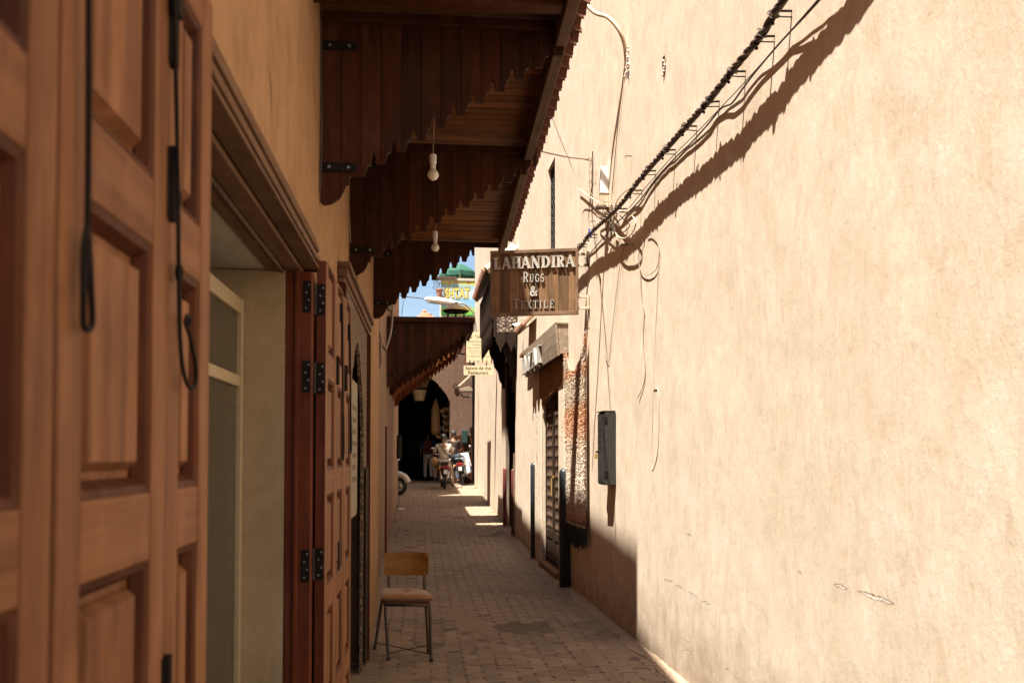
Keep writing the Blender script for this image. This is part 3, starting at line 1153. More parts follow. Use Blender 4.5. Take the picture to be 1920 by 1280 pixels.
def side_board(root, y, x0, x1, ztop, zl, slope, pw, mat, th=.020, iron=True):
    prof = scallop(x0, x1, zl, slope, pw, pw * slope)
    n = max(1, round((x1 - x0) / pw))

    def zat(x):
        for a, b in zip(prof, prof[1:]):
            if a[0] <= x <= b[0]:
                return a[1] + (b[1] - a[1]) * (x - a[0]) / max(1e-9, b[0] - a[0])
        return prof[-1][1]
    for k in range(n):
        a, b = x0 + k * pw, min(x1, x0 + (k + 1) * pw)
        if b - a < .01: break
        g = .0016
        low = [(a + g, zat(a + g))] + [p for p in prof if a + g < p[0] < b - g] + [(b - g, zat(b - g))]
        low = [(x, min(z, ztop - .02)) for x, z in low]
        poly = low + [(b - g, ztop), (a + g, ztop)]
        if ztop - max(p[1] for p in low) < .03 and k > 3: continue
        q = MB()                 # front edges eased, backs butted tight
        yy = y + rnd.uniform(-.0025, .0025)
        m = len(poly)
        full = [(a if p[0] <= a + g + 1e-6 else b if p[0] >= b - g - 1e-6 else p[0], p[1]) for p in poly]
        pts = [(p[0], yy, p[1]) for p in poly] + [(p[0], yy + .004, p[1]) for p in full] + [(p[0], yy + th, p[1]) for p in full]
        fs = [tuple(range(m)), tuple(2 * m + i for i in reversed(range(m)))]
        for r_ in (0, m):
            for i in range(m):
                fs.append((r_ + (i + 1) % m, r_ + i, r_ + m + i, r_ + m + (i + 1) % m))
        q.add(pts, fs)
        q.build('plank', mat, root)
    if iron:
        for z in (zl + .30 * (ztop - zl) * .55, zl + (ztop - zl) * .80):
            q = MB(); q.box(x0 + .004, x0 + pw * 1.75, y - .012, y - .004, z, z + .036)
            s = q.build('iron_strap', M['iron'], root, bevel=.002)
            for xx in (x0 + pw * .45, x0 + pw * 1.4):
                q = MB(); q.lathe([(.008, 0), (.006, .004)], (xx, y - .012, z + .018), (0, -1, 0), 8)
                q.build('bolt', M['steel'], s)


EAVE = lambda y: .640 + .020 * y        # line of the tile edge along the long canopy


def long_canopy():
    g = empty('wooden_canopy', (LX(5.5), 5.5, 2.6), 'long dark wooden canopy with three scalloped side boards and tiled edge over the shop fronts', 'canopy')
    for (y, zt, zl) in ((4.0, 3.40, 2.575), (5.50, 3.345, 2.56), (7.92, 3.325, 2.665)):
        x1 = EAVE(y) - .055
        pw = .0855
        sl = {4.0: .655, 5.5: .60, 7.92: .63}[y]
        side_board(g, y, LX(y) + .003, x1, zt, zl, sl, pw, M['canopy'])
        q = MB(); q.box(LX(y) + .004, x1, y - .030, y - .004, zt - .045, zt - .002); q.build('batten', M['canopy'], g, bevel=.004)
    # boards of the flat underside, running across the lane
    y = 3.35
    while y < 8.0:
        z = 3.415 - .018 * (y - 4)
        q = MB()
        x1 = EAVE(y) - .045
        q.box(LX(y) + .002, x1, y + .0015, y + .0865, z + rnd.uniform(-.002, .002), z + .022)
        q.build('roof_board', M['canopy_roof'], g)
        y += .088
    # bearer along the outer edge, in lengths between the side boards
    for (a, b) in ((3.36, 3.99), (4.03, 5.49), (5.53, 7.91)):
        q = MB()
        q.hexa([(EAVE(a) - .135, a, 3.29 - .016 * (a - 4)), (EAVE(a) - .085, a, 3.29 - .016 * (a - 4)), (EAVE(b) - .085, b, 3.29 - .016 * (b - 4)), (EAVE(b) - .135, b, 3.29 - .016 * (b - 4)),
                (EAVE(a) - .135, a, 3.405 - .018 * (a - 4)), (EAVE(a) - .085, a, 3.405 - .018 * (a - 4)), (EAVE(b) - .085, b, 3.405 - .018 * (b - 4)), (EAVE(b) - .135, b, 3.405 - .018 * (b - 4))])
        q.build('bearer', M['canopy_beam'], g, bevel=.004)
    # a low cross beam near the first side board
    q = MB(); q.box(LX(3.7) + .004, EAVE(3.7) - .14, 3.66, 3.74, 3.31, 3.412); q.build('cross_beam', M['canopy'], g, bevel=.005)
    # hanging dark fascia behind the tiles
    for (a, b) in ((3.36, 4.8), (4.803, 6.4), (6.403, 7.98)):
        q = MB()
        f = lambda yy: 3.36 - .017 * (yy - 4)
        q.hexa([(EAVE(a) - .07, a, f(a) + .06), (EAVE(a) - .05, a, f(a) + .06), (EAVE(b) - .05, b, f(b) + .06), (EAVE(b) - .07, b, f(b) + .06),
                (EAVE(a) - .07, a, f(a) + .10), (EAVE(a) - .05, a, f(a) + .10), (EAVE(b) - .05, b, f(b) + .10), (EAVE(b) - .07, b, f(b) + .10)])
        q.build('fascia', M['canopy'], g)
    # barrel tiles laid across the slope; their ends make the saw edge
    y = 3.40
    k = 0
    while y < 8.02:
        z0 = 3.425 - .018 * (y - 4)
        e = EAVE(y) + rnd.uniform(-.006, .006)
        q = MB()
        nseg = 7
        pts, fs = [], []
        for (x, dz, w) in ((e, 0, .058), (e - .30, .10, .050), (e - .33, .11, .050)):
            for s in range(nseg + 1):
                a = math.pi * s / nseg
                pts.append((x, y + math.cos(a) * w, z0 + dz + math.sin(a) * w * .75))
            for s in range(nseg + 1):
                a = math.pi * (nseg - s) / nseg
                pts.append((x, y + math.cos(a) * (w - .014), z0 + dz + math.sin(a) * (w * .75 - .014)))
        m_ = 2 * (nseg + 1)
        for r in range(2):
            for s in range(m_):
                fs.append((r * m_ + s, r * m_ + (s + 1) % m_, (r + 1) * m_ + (s + 1) % m_, (r + 1) * m_ + s))
        for s in range(nseg):
            fs.append((s, s + 1, m_ - 2 - s, m_ - 1 - s))
        q.add(pts, fs)
        q.build('roof_tile', M['tile_red'], g)
        # pan tile between two barrels
        q = MB(); q.hexa([(e - .040, y + .045, z0 + .004), (e - .040, y + .085, z0 + .004), (e - .33, y + .085, z0 + .092), (e - .33, y + .045, z0 + .092), (e - .040, y + .045, z0 + .016), (e - .040, y + .085, z0 + .016), (e - .33, y + .085, z0 + .10), (e - .33, y + .045, z0 + .10)])
        q.build('pan_tile', M['tile_red'], g)
        y += .130
        k += 1
    # mortar bed and roof slope behind the visible tiles
    q = MB(); q.hexa([(LX(3.4) + .01, 3.36, 3.445), (EAVE(3.4) - .06, 3.36, 3.445), (EAVE(7.98) - .06, 7.98, 3.372), (LX(8) + .01, 7.98, 3.372), (LX(3.4) + .01, 3.36, 3.85), (EAVE(3.4) - .34, 3.36, 3.56), (EAVE(7.98) - .34, 7.98, 3.49), (LX(8) + .01, 7.98, 3.78)])
    q.build('roof_bed', M['tile_red'], g)
    return g


long_canopy()


def far_canopy(name_label, y0, y1, x0, x1, zt, zl, mat, top_trim=True, iron=True, pw=.0855):
    g = empty('wooden_canopy', (x0, y0, zl), name_label, 'canopy')
    sl = (zt - .18 - zl) / (x1 - x0) * 1.02
    side_board(g, y0, x0 + .003, x1, zt, zl, sl, pw, mat, iron=iron)
    side_board(g, y1, x0 + .003, x1, zt, zl - .05, sl, pw, mat, iron=False)
    q = MB(); q.box(x0 + .003, x1 + .05, y0 - .06, y1 + .06, zt + .002, zt + .060); q.build('roof_slab', mat, g, bevel=.004)
    if top_trim:
        q = MB(); q.box(x0 + .003, x1 + .055, y0 - .085, y0 - .062, zt - .01, zt + .066); q.build('trim_board', M['canopy'], g, bevel=.004)
    y = y0 + .03
    q = MB(); q.box(x1 - .06, x1 - .02, y0 + .03, y1 - .03, zt - .16, zt - .002); q.build('fascia', mat, g)
    n = int((y1 - y0) / .13)
    for k in range(n + 1):
        yy = y0 - .03 + k * .13
        q = MB(); q.box(x1 - .005, x1 + .03, yy, yy + .085, zt - .11 - .03 * (k % 2), zt - .002); q.build('edge_tab', mat, g)
    return g


far_canopy('dark wooden canopy with a flat top and scalloped board below the brass domed lamp', 14.5, 15.75, -.51, .80, 3.585, 2.57, M['canopy'])
far_canopy('reddish brown scalloped canopy behind the flat topped one', 17.6, 19.0, -.515, .78, 3.70, 2.56, M['orange_wood'], False, False, .075)
far_canopy('orange brown scalloped canopy nearest the market arch', 21.2, 22.8, -.52, .95, 4.25, 3.05, M['orange_wood'], False, False, .075)


# ------------------------------------------------------------ bulbs
def hanging_bulb(px, ytop, ysock, ybulb, Y, r, label):
    T, S_, B = atY(px, ytop, Y), atY(px, ysock, Y), atY(px, ybulb, Y)
    g = empty('hanging_bulb', B, label, 'light bulb', 'bulbs hanging under the long canopy')
    q = MB(); q.tube([(S_.x, Y, 3.42 - .018 * (Y - 4)), (S_.x + .004, Y, (T.z + 3.4) / 2), (S_.x, Y, S_.z)], .0042, 6); q.build('cord', M['cable_grey'], g)
    h = (S_.z - B.z) - r * .75
    q = MB(); q.lathe([(r * .45, 0), (r * .62, -.006), (r * .60, -h * .55), (r * .48, -h * .6), (r * .48, -h)], S_, (0, 0, 1), 14); q.build('socket', M['white'], g, smooth=False)
    q = MB(); q.lathe([(r * .57, -h), (r * .60, -h - .002), (r * .60, -h - .007), (r * .5, -h - .009)], S_, (0, 0, 1), 14); q.build('socket_ring', M['canopy_beam'], g)
    q = MB(); q.lathe([(r * .45, r * 1.05), (r * .55, r * .85), (r * .85, r * .52), (r, r * .1), (r * .96, -r * .3), (r * .7, -r * .72), (r * .3, -r * .95), (.001, -r)], B, (0, 0, 1), 18); q.build('glass_bulb', M['bulb'], g, smooth=True)


hanging_bulb(812, 228, 289, 328, 4.85, .030, 'white bulb on a cord under the canopy, the larger and nearer of the two')
hanging_bulb(816, 402, 433, 464, 7.0, .031, 'white bulb on a cord under the canopy, the smaller and farther of the two')

# a long dirty smear on the ochre wall and a bent nail hole
q = MB()
for k in range(5):
    a_, b_ = atL(506 + rnd.uniform(-3, 3), 128 + k * 14, .0015), atL(510 + rnd.uniform(-3, 3), 165 + k * 14, .0015)
    w_ = Vector((0, .004 + .003 * rnd.random(), 0))
    q.add([a_ - w_ * .3, a_ + w_ * .3, (a_ + b_) / 2 + w_, b_ + w_ * .4, b_ - w_ * .2, (a_ + b_) / 2 - w_], [(0, 1, 2, 3, 4, 5)])
q.build('wall_smear', plain('brown_smear', (.22, .14, .08), .9, 0, .3), LB)
# ================================================================== LETTERING
def strip(pts, ws):
    """outline polygon of a stroke with varying width"""
    L, Rr = [], []
    n = len(pts)
    for i, p in enumerate(pts):
        a, b = pts[max(i - 1, 0)], pts[min(i + 1, n - 1)]
        dx, dy = b[0] - a[0], b[1] - a[1]
        l = math.hypot(dx, dy) or 1
        nx, ny = -dy / l, dx / l
        w_ = ws[i] if isinstance(ws, (list, tuple)) else ws
        L.append((p[0] + nx * w_ / 2, p[1] + ny * w_ / 2))
        Rr.append((p[0] - nx * w_ / 2, p[1] - ny * w_ / 2))
    return L + Rr[::-1]


def arc(cx, cy, rx, ry, a0, a1, n=12):
    return [(cx + rx * math.cos(math.radians(a0 + (a1 - a0) * i / n)), cy + ry * math.sin(math.radians(a0 + (a1 - a0) * i / n))) for i in range(n + 1)]


def glyph(ch, T=.20, t=.09, sf=.075):
    """serif capitals as lists of polygons, height 1; returns (width, polygons). T thick, t thin, sf serif height"""
    S = []
    bar = lambda x0, x1, y0, y1: S.append([(x0, y0), (x1, y0), (x1, y1), (x0, y1)])
    ser = lambda x, top=True, bot=True, o=.09, w_=T: [bar(x - o, x + w_ + o, 1 - sf, 1) if top else 0, bar(x - o, x + w_ + o, 0, sf) if bot else 0]
    if ch == 'L':
        bar(.09, .09 + T, 0, 1); ser(.09); bar(.09 + T, .66, 0, t); S.append([(.58, t), (.66, t), (.68, .32), (.62, .32)]); return .74, S
    if ch == 'A':
        S.append(strip([(.10, 0), (.40, 1)], t)); S.append(strip([(.40, 1), (.74, 0)], T)); bar(.20, .62, .28, .28 + t); bar(-.02, .22, 0, sf); bar(.58, .90, 0, sf); return .88, S
    if ch == 'H':
        bar(.08, .08 + T, 0, 1); bar(.56, .56 + T, 0, 1); ser(.08); ser(.56); bar(.08, .66, .46, .46 + t); return .86, S
    if ch == 'N':
        bar(.10, .10 + t, 0, 1); bar(.66, .66 + t, 0, 1); S.append(strip([(.12, 1), (.70, 0)], T)); bar(-.0, .26, 0, sf); bar(-.0, .22, 1 - sf, 1); bar(.56, .86, 1 - sf, 1); return .86, S
    if ch == 'D':
        bar(.10, .10 + T, 0, 1); ser(.10, o=.06); S.append(strip([(.2, 1 - t / 2), (.34, 1 - t / 2)] + arc(.36, .5, .38, .5 - t / 2, 88, -88, 16) + [(.34, t / 2), (.2, t / 2)], [t, t] + [t + (T - t) * math.sin(math.pi * i / 16) for i in range(17)] + [t, t])); return .90, S
    if ch == 'I':
        bar(.10, .10 + T, 0, 1); ser(.10); return .42, S
    if ch == 'R':
        bar(.10, .10 + T, 0, 1); ser(.10, o=.07); S.append(strip([(.2, 1 - t / 2), (.34, 1 - t / 2)] + arc(.36, .74, .26, .26 - t / 2, 88, -88, 12) + [(.3, .5)], [t, t] + [t + (T - t) * math.sin(math.pi * i / 12) for i in range(13)] + [t]))
        S.append(strip([(.40, .50), (.60, .12), (.74, .03)], [T * .8, T, t])); return .82, S
    if ch == 'U':
        bar(.08, .08 + T, .28, 1); bar(.58, .58 + t, .28, 1); ser(.08, bot=False); ser(.58, bot=False, w_=t); S.append(strip(arc(.08 + T / 2 + .22, .30, .225, .255, 180, 360, 14), [T - (T - t) * i / 14 for i in range(15)])); return .78, S
    if ch == 'G':
        S.append(strip(arc(.44, .5, .32, .45, 48, 330, 20), [t + (T - t) * math.sin(math.pi * i / 20) for i in range(21)])); bar(.62, .62 + t * 1.4, .10, .46); bar(.50, .80, .42, .42 + sf); bar(.62, .70, .72, .96); return .84, S
    if ch == 'S':
        p = arc(.34, .735, .22, .225, 30, 270, 12) + arc(.34, .265, .24, .245, 88, -150, 12)
        S.append(strip(p, [t + (T - t) * math.sin(math.pi * i / (len(p) - 1)) for i in range(len(p))])); bar(.50, .57, .74, .98); bar(.07, .14, .02, .28); return .64, S
    if ch == 'T':
        bar(.30, .30 + T, 0, 1); ser(.30, top=False); bar(.02, .78, 1 - t, 1); S.append([(.02, 1 - t), (.08, 1 - t), (.02, .70)]); S.append([(.78, 1 - t), (.72, 1 - t), (.78, .70)]); return .80, S
    if ch == 'E':
        bar(.09, .09 + T, 0, 1); ser(.09, o=.06); bar(.09, .64, 1 - t, 1); bar(.09, .66, 0, t); bar(.09, .48, .47, .47 + t); bar(.58, .64, .74, 1); bar(.60, .66, 0, .28); bar(.43, .48, .38, .65); return .72, S
    if ch == 'X':
        S.append(strip([(.10, 1), (.66, 0)], T)); S.append(strip([(.14, 0), (.62, 1)], t)); bar(0, .28, 1 - sf, 1); bar(.5, .76, 1 - sf, 1); bar(0, .28, 0, sf); bar(.5, .78, 0, sf); return .78, S
    if ch == 'V':
        S.append(strip([(.10, 1), (.40, 0)], T)); S.append(strip([(.40, 0), (.68, 1)], t)); bar(0, .30, 1 - sf, 1); bar(.54, .82, 1 - sf, 1); return .80, S
    if ch == '&':
        p = [(.74, .04), (.22, .74)] ; S.append(strip([(.78, .02), (.50, .34), (.26, .68), (.22, .84), (.36, .96), (.50, .86), (.48, .72), (.30, .54), (.12, .36), (.10, .18), (.26, .04), (.48, .08), (.66, .28), (.74, .46)], [T, T, T * .9, T * .8, t * 1.4, T * .7, T * .7, T * .9, T, T, T * .9, T * .8, t * 1.2, t])); bar(.62, .86, .44, .52); return .88, S
    return .4, S


def letters(root, text, o, ex, ey, en, h, width, depth, mat, T=.20, t=.09, gap=.08, small=None, name='letter', standoff=0.0):
    """cut-out letters as raised pieces; o = left end of the base line"""
    gl = []
    for i, c in enumerate(text):
        if c == ' ': gl.append((None, .3, 1)); continue
        k = small if (small and i > 0) else 1.0
        w_, P = glyph(c, T, t)
        gl.append((P, w_ * k, k))
    tot = sum(g_[1] for g_ in gl) + gap * (len(gl) - 1)
    s = width / tot
    x = 0.0
    o, ex, ey, en = Vector(o), Vector(ex).normalized(), Vector(ey).normalized(), Vector(en).normalized()
    for P, w_, k in gl:
        if P:
            q = MB()
            for j, poly in enumerate(P):
                pp = [(x * s + a * k * s, b * k * h) for a, b in poly]
                q.prism(pp, o + en * standoff, ex, ey, en * (depth + j * .0006))
            q.build(name, mat, root)
        x += w_ + gap


def flat_text(root, body, c, ex, ey, en, h, mat, name='printed_text', bold=0.0, width=None, extrude=.0008):
    cu = bpy.data.curves.new('text', 'FONT')
    cu.body = body
    cu.size = 1.0
    cu.align_x = 'CENTER'; cu.align_y = 'CENTER'
    cu.offset = bold
    cu.resolution_u = 3
    tmp = bpy.data.objects.new('tmp', cu)
    COL.objects.link(tmp)
    bpy.context.view_layer.update()
    me = bpy.data.meshes.new_from_object(tmp.evaluated_get(bpy.context.evaluated_depsgraph_get()))
    bpy.data.objects.remove(tmp)
    me.materials.clear()
    xs = [v.co.x for v in me.vertices] or [0, 1]
    wd = max(xs) - min(xs)
    sx = (width / wd) if width else h * 1.35
    sy = h * 1.35
    ex, ey, en = Vector(ex).normalized(), Vector(ey).normalized(), Vector(en).normalized()
    for v in me.vertices:
        p = v.co.copy()
        v.co = Vector(c) + ex * p.x * sx + ey * p.y * sy + en * extrude
    me.name = name
    return link(me, name, mat, root)


# ------------------------------------------------------------ hanging shop sign
def shop_sign():
    Y = 9.5
    c = atY(1001.5, 530, Y)
    g = empty('shop_sign', c, 'weathered wooden plank sign reading LAHANDIRA RUGS & TEXTILE on a bracket from the right wall', 'sign')
    a = R_(15)
    ex = Vector((math.cos(a), -math.sin(a), 0)); ey = Vector((0, 0, 1)); en = Vector((-math.sin(a), -math.cos(a), 0))
    k = 9.62 / F
    W, H = 166 * k / 1.0, 124 * k
    n = 9
    for i in range(n):
        x0 = -W / 2 + W * i / n; x1 = x0 + W / n
        q = MB()
        q.obox(c + ex * (x0 + x1) / 2 + en * rnd.uniform(-.002, .002), ex * (W / n / 2 - .0012), en * .013, ey * (H / 2 - .01))
        q.build('plank', M['sign_wood'], g, bevel=.002)
    fw = .036
    for (cc, hx, hz) in ((ey * (H / 2 - fw / 2), W / 2, fw / 2), (ey * (-H / 2 + fw / 2), W / 2, fw / 2), (ex * (-W / 2 + fw * .35), fw * .35, H / 2 - fw - .001), (ex * (W / 2 - fw * .35), fw * .35, H / 2 - fw - .001)):
        q = MB(); q.obox(c + cc + en * .004, ex * hx, en * .024, ey * hz); q.build('frame_board', M['sign_frame'], g, bevel=.003)
    f = en * .0155
    px = lambda x, y: c + ex * ((x - 1001.5) * k) + ey * ((530 - y) * k) + f
    letters(g, 'LAHANDIRA', px(925, 503.5), ex, ey, en, 22 * k, 154 * k, .020, M['white_letter'], .25, .10, .06)
    letters(g, 'RUGS', px(981, 529.5), ex, ey, en, 19 * k, 40 * k, .016, M['white_letter'], .16, .08, .12, .78)
    letters(g, '&', px(994, 555.5), ex, ey, en, 18 * k, 15 * k, .018, M['white_letter'], .22, .12)
    letters(g, 'TEXTILE', px(963, 579), ex, ey, en, 18.5 * k, 77 * k, .014, M['white_letter'], .14, .07, .22, .80)
    # bracket arms to the wall
    for z in (490, 570):
        for dz in (-11, 10):
            A = px(1083, z + dz) + en * -.02
            B = Vector((RX(A.y - .03) + .01, A.y - .03, A.z))
            q = MB(); q.beam(A, B, .026, .026); q.build('bracket_arm', M['tile_pale'], g, bevel=.002)
        A = px(1097, z)
        q = MB(); q.box(RX(A.y) - .035, RX(A.y) - .012, A.y - .05, A.y - .01, A.z - .075, A.z + .075)
        q.build('bracket_plate', M['tile_pale'] if z > 500 else M['canopy_beam'], g, bevel=.002)


shop_sign()


# ------------------------------------------------------------ slot window with pierced screen
def slot_window():
    g = empty('slot_window', rp(11.9, 0, SZ0), 'tall narrow slot window with a black pierced screen high on the right wall', 'window')
    ym = (SY0 + SY1) / 2
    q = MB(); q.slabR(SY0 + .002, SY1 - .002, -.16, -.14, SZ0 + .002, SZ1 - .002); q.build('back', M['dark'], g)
    o = -.035
    def dark(a, n_): m = MB(); m.slabR(*a); m.build(n_, M['iron_grey'], g)
    dark((SY0 + .003, SY0 + .04, o - .02, o, SZ0 + .003, SZ1 - .003), 'stile'); dark((SY1 - .04, SY1 - .003, o - .02, o, SZ0 + .003, SZ1 - .003), 'stile')
    dark((SY0 + .042, SY1 - .042, o - .02, o, SZ1 - .04, SZ1 - .003), 'rail'); dark((SY0 + .042, SY1 - .042, o - .02, o, SZ0 + .003, SZ0 + .04), 'rail')
    q = MB()
    a0, a1 = SY0 + .044, SY1 - .044
    n = 4
    st = (a1 - a0) / n
    z = SZ0 + .05
    while z < SZ1 - .09:
        for i in range(n):
            y = a0 + st * (i + .5)
            q.beam(rp(y - st * .42, o - .010, z), rp(y + st * .42, o - .010, z + st * .8), .008, .016, (1, 0, 0))
            q.beam(rp(y - st * .42, o - .013, z + st * .8), rp(y + st * .42, o - .013, z), .008, .016, (1, 0, 0))
            if rnd.random() < .8:
                q.box(RX(y) - o + .006, RX(y) - o + .016, y - .014, y + .014, z + st * .3, z + st * .55)
        z += st * .9
    tag(q.build('pierced_screen', M['iron_grey'], g), kind='stuff')


slot_window()


# ------------------------------------------------------------ lattice door in its recess
M['lattice'] = wood('worn_lattice_wood', (.09, .05, .03), (.24, .16, .11), 'z', .7, 1.2, .4, .1)


def lattice_door():
    g = empty('lattice_door', rp(12, -.05, .1), 'narrow dark wooden lattice door in a plastered recess beside the rug', 'door')
    o = -.030
    y0, y1, zt = DY0 + .03, DY1 - .03, DZ1 - .16
    mid = (y0 + y1) / 2
    wd = M['dark_carved']
    def bx(a, n_, m=wd, b=.003): q = MB(); q.slabR(*a); return q.build(n_, m, g, bevel=b)
    bx((DY0 + .004, DY1 - .004, -.10, o + .02, zt + .002, DZ1 - .004), 'head')
    for (a, b) in ((y0, mid - .004), (mid + .004, y1)):
        bx((a, a + .085, o - .04, o, .09, zt), 'stile', M['jamb'] if a == y0 else wd)
        bx((b - .085, b, o - .04, o, .09, zt), 'stile')
        for (c, d) in ((zt - .12, zt), (.42, .52), (.09, .17)):
            bx((a + .0855, b - .0855, o - .039, o - .001, c, d), 'rail')
        bx((a + .0855, b - .0855, o - .030, o - .018, .171, .419), 'panel')
        bx((a + .12, b - .12, o - .018, o - .008, .21, .38), 'raised_panel', wd, .004)
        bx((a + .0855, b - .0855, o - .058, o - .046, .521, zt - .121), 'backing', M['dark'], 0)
        q = MB()
        s = (b - a - .171) / 4
        z = .525
        while z + s < zt - .12:
            for i in range(4):
                y = a + .0855 + s * (i + .5)
                q.beam(rp(y - s * .48, o - .012, z + s * .5), rp(y + s * .48, o - .012, z + s * .5), .012, .016, (1, 0, 0))
                q.beam(rp(y, o - .015, z + s * .02), rp(y, o - .015, z + s * .98), .012, .016, (1, 0, 0))
                q.box(RX(y) - o + .002, RX(y) - o + .018, y - s * .17, y + s * .17, z + s * .33, z + s * .67)
            z += s
        tag(q.build('turned_lattice', M['lattice'], g), kind='stuff')
    # long brass pull and its plates
    q = MB(); q.tube([rp(mid - .05, o + .03, 1.0), rp(mid - .05, o + .03, 1.22)], .009, 8); h = q.build('pull_handle', M['brass'], g)
    q = MB(); q.slabR(mid - .065, mid - .035, o + .001, o + .02, 1.22, 1.25); q.build('handle_plate', M['brass'], h)
    bx((DY0 + .004, DY1 - .004, -.06, .06, -.04, .085), 'threshold', M['plaster_brown'], .01)
    # brown rendered hood above, with rounded lower corners
    H = empty('door_hood', rp(12, 0, 2.3), 'brown rendered door hood with rounded corners carrying the plank board above the lattice door', 'canopy')
    ya, yb = 10.86, 13.0
    prof = [(ya, 2.99), (ya, 2.54)]
    prof += [(ya + .04 + .22 * (1 - math.cos(R_(q_))), 2.54 - .22 * math.sin(R_(q_)) * .9) for q_ in range(0, 91, 15)]
    prof += [(yb - .04 - .10 * (1 - math.cos(R_(q_))), 2.34 - .10 * (1 - math.sin(R_(q_))) + .0 - .14 * math.sin(R_(q_ ))) for q_ in range(90, -1, -15)]
    prof += [(yb, 2.34), (yb, 2.99)]
    q = MB(); q.prism(prof, (RX(12) - .028, 0, 0), (0, 1, 0), (0, 0, 1), (.09, 0, 0)); q.build('render_hood', M['plaster_brown'], H, bevel=.012)
    # weathered plank board with raised white letters
    B = empty('letter_board', rp(12, .2, 2.7), 'weathered grey plank board with raised white block letters above the lattice door', 'sign')
    yA, yB = 10.62, 13.65
    lean = .03
    for i, (z0, z1) in enumerate(((2.66, 2.79), (2.792, 2.905), (2.907, 3.02))):
        q = MB()
        la, lb = .105 + lean * (z0 - 2.66) / .36, .105 + lean * (z1 - 2.66) / .36
        q.hexa([rp(yA, la + .022, z0), rp(yA, la, z0), rp(yB, la, z0), rp(yB, la + .022, z0), rp(yA, lb + .022, z1), rp(yA, lb, z1), rp(yB, lb, z1), rp(yB, lb + .022, z1)])
        q.build('plank', M['grey_wood'], B, bevel=.003)
    q = MB(); q.slabR(yA - .002, yB + .002, .005, .155, 3.022, 3.045); q.build('cap_board', M['grey_wood'], B, bevel=.003)
    q = MB(); q.hexa([rp(yA + .01, .104, 2.68), rp(yA + .01, .003, 2.70), rp(yA + .03, .003, 2.70), rp(yA + .03, .104, 2.68), rp(yA + .01, .13, 3.02), rp(yA + .01, .003, 3.02), rp(yA + .03, .003, 3.02), rp(yA + .03, .13, 3.02)])
    q.build('end_board', M['grey_wood'], B)
    x = yB + .02
    for ch, w_ in (('I', .20), ('N', .40), ('V', .42), ('A', .42), ('I', .28)):
        letters(B, ch, rp(x, .134, 2.695), (0, -1, 0), (0, 0, 1), (-1, 0, 0), .235, w_, .045, M['white_letter'], .26, .14, name='letter')
        x -= w_ + .03
    # pitted plaster strips either side
    for (a, b, zb, zt_) in ((DY1 + .02, 13.55, .02, 2.30), (10.62, DY0 - .03, .02, 2.50)):
        mb = MB(); mb.slabR(a, b, .002, .026, zb, zt_)
        o_ = mb.build('pitted_pilaster', M['plaster_right'], RWALL, bevel=.008)
        q = MB()
        for k in range(120):
            y, z = rnd.uniform(a + .03, b - .03), rnd.uniform(.1, zt_ - .05)
            if rnd.random() < .5: y = (a + b) / 2 + rnd.uniform(-.06, .06)
            q.ball(rp(y, .0265, z), rnd.uniform(.005, .012), 5, 3, (.25, 1, rnd.uniform(.8, 2)))
        tag(q.build('pits', M['plaster_brown'], o_), kind='stuff')
    # small tiled ledge on the wall beyond
    L = empty('tiled_ledge', rp(13.6, 0, 3.3), 'small sloping tiled ledge on the right wall just below the shop sign', 'ledge')
    q = MB(); q.hexa([rp(13.3, .16, 3.36), rp(13.3, .004, 3.50), rp(14.2, .004, 3.50), rp(14.2, .16, 3.36), rp(13.3, .16, 3.40), rp(13.3, .004, 3.56), rp(14.2, .004, 3.56), rp(14.2, .16, 3.40)])
    q.build('mortar_bed', M['tile_pale'], L)
    for i in range(8):
        y = 13.34 + i * .115
        q = MB(); q.tube([rp(y, .21, 3.385), rp(y, .01, 3.58)], [.044, .038], 8); q.build('roof_tile', M['tile'], L)
    q = MB(); q.slabR(13.2, 14.3, .004, .14, 3.02, 3.07); q.build('lower_shelf', M['plaster_brown'], L, bevel=.004)


lattice_door()


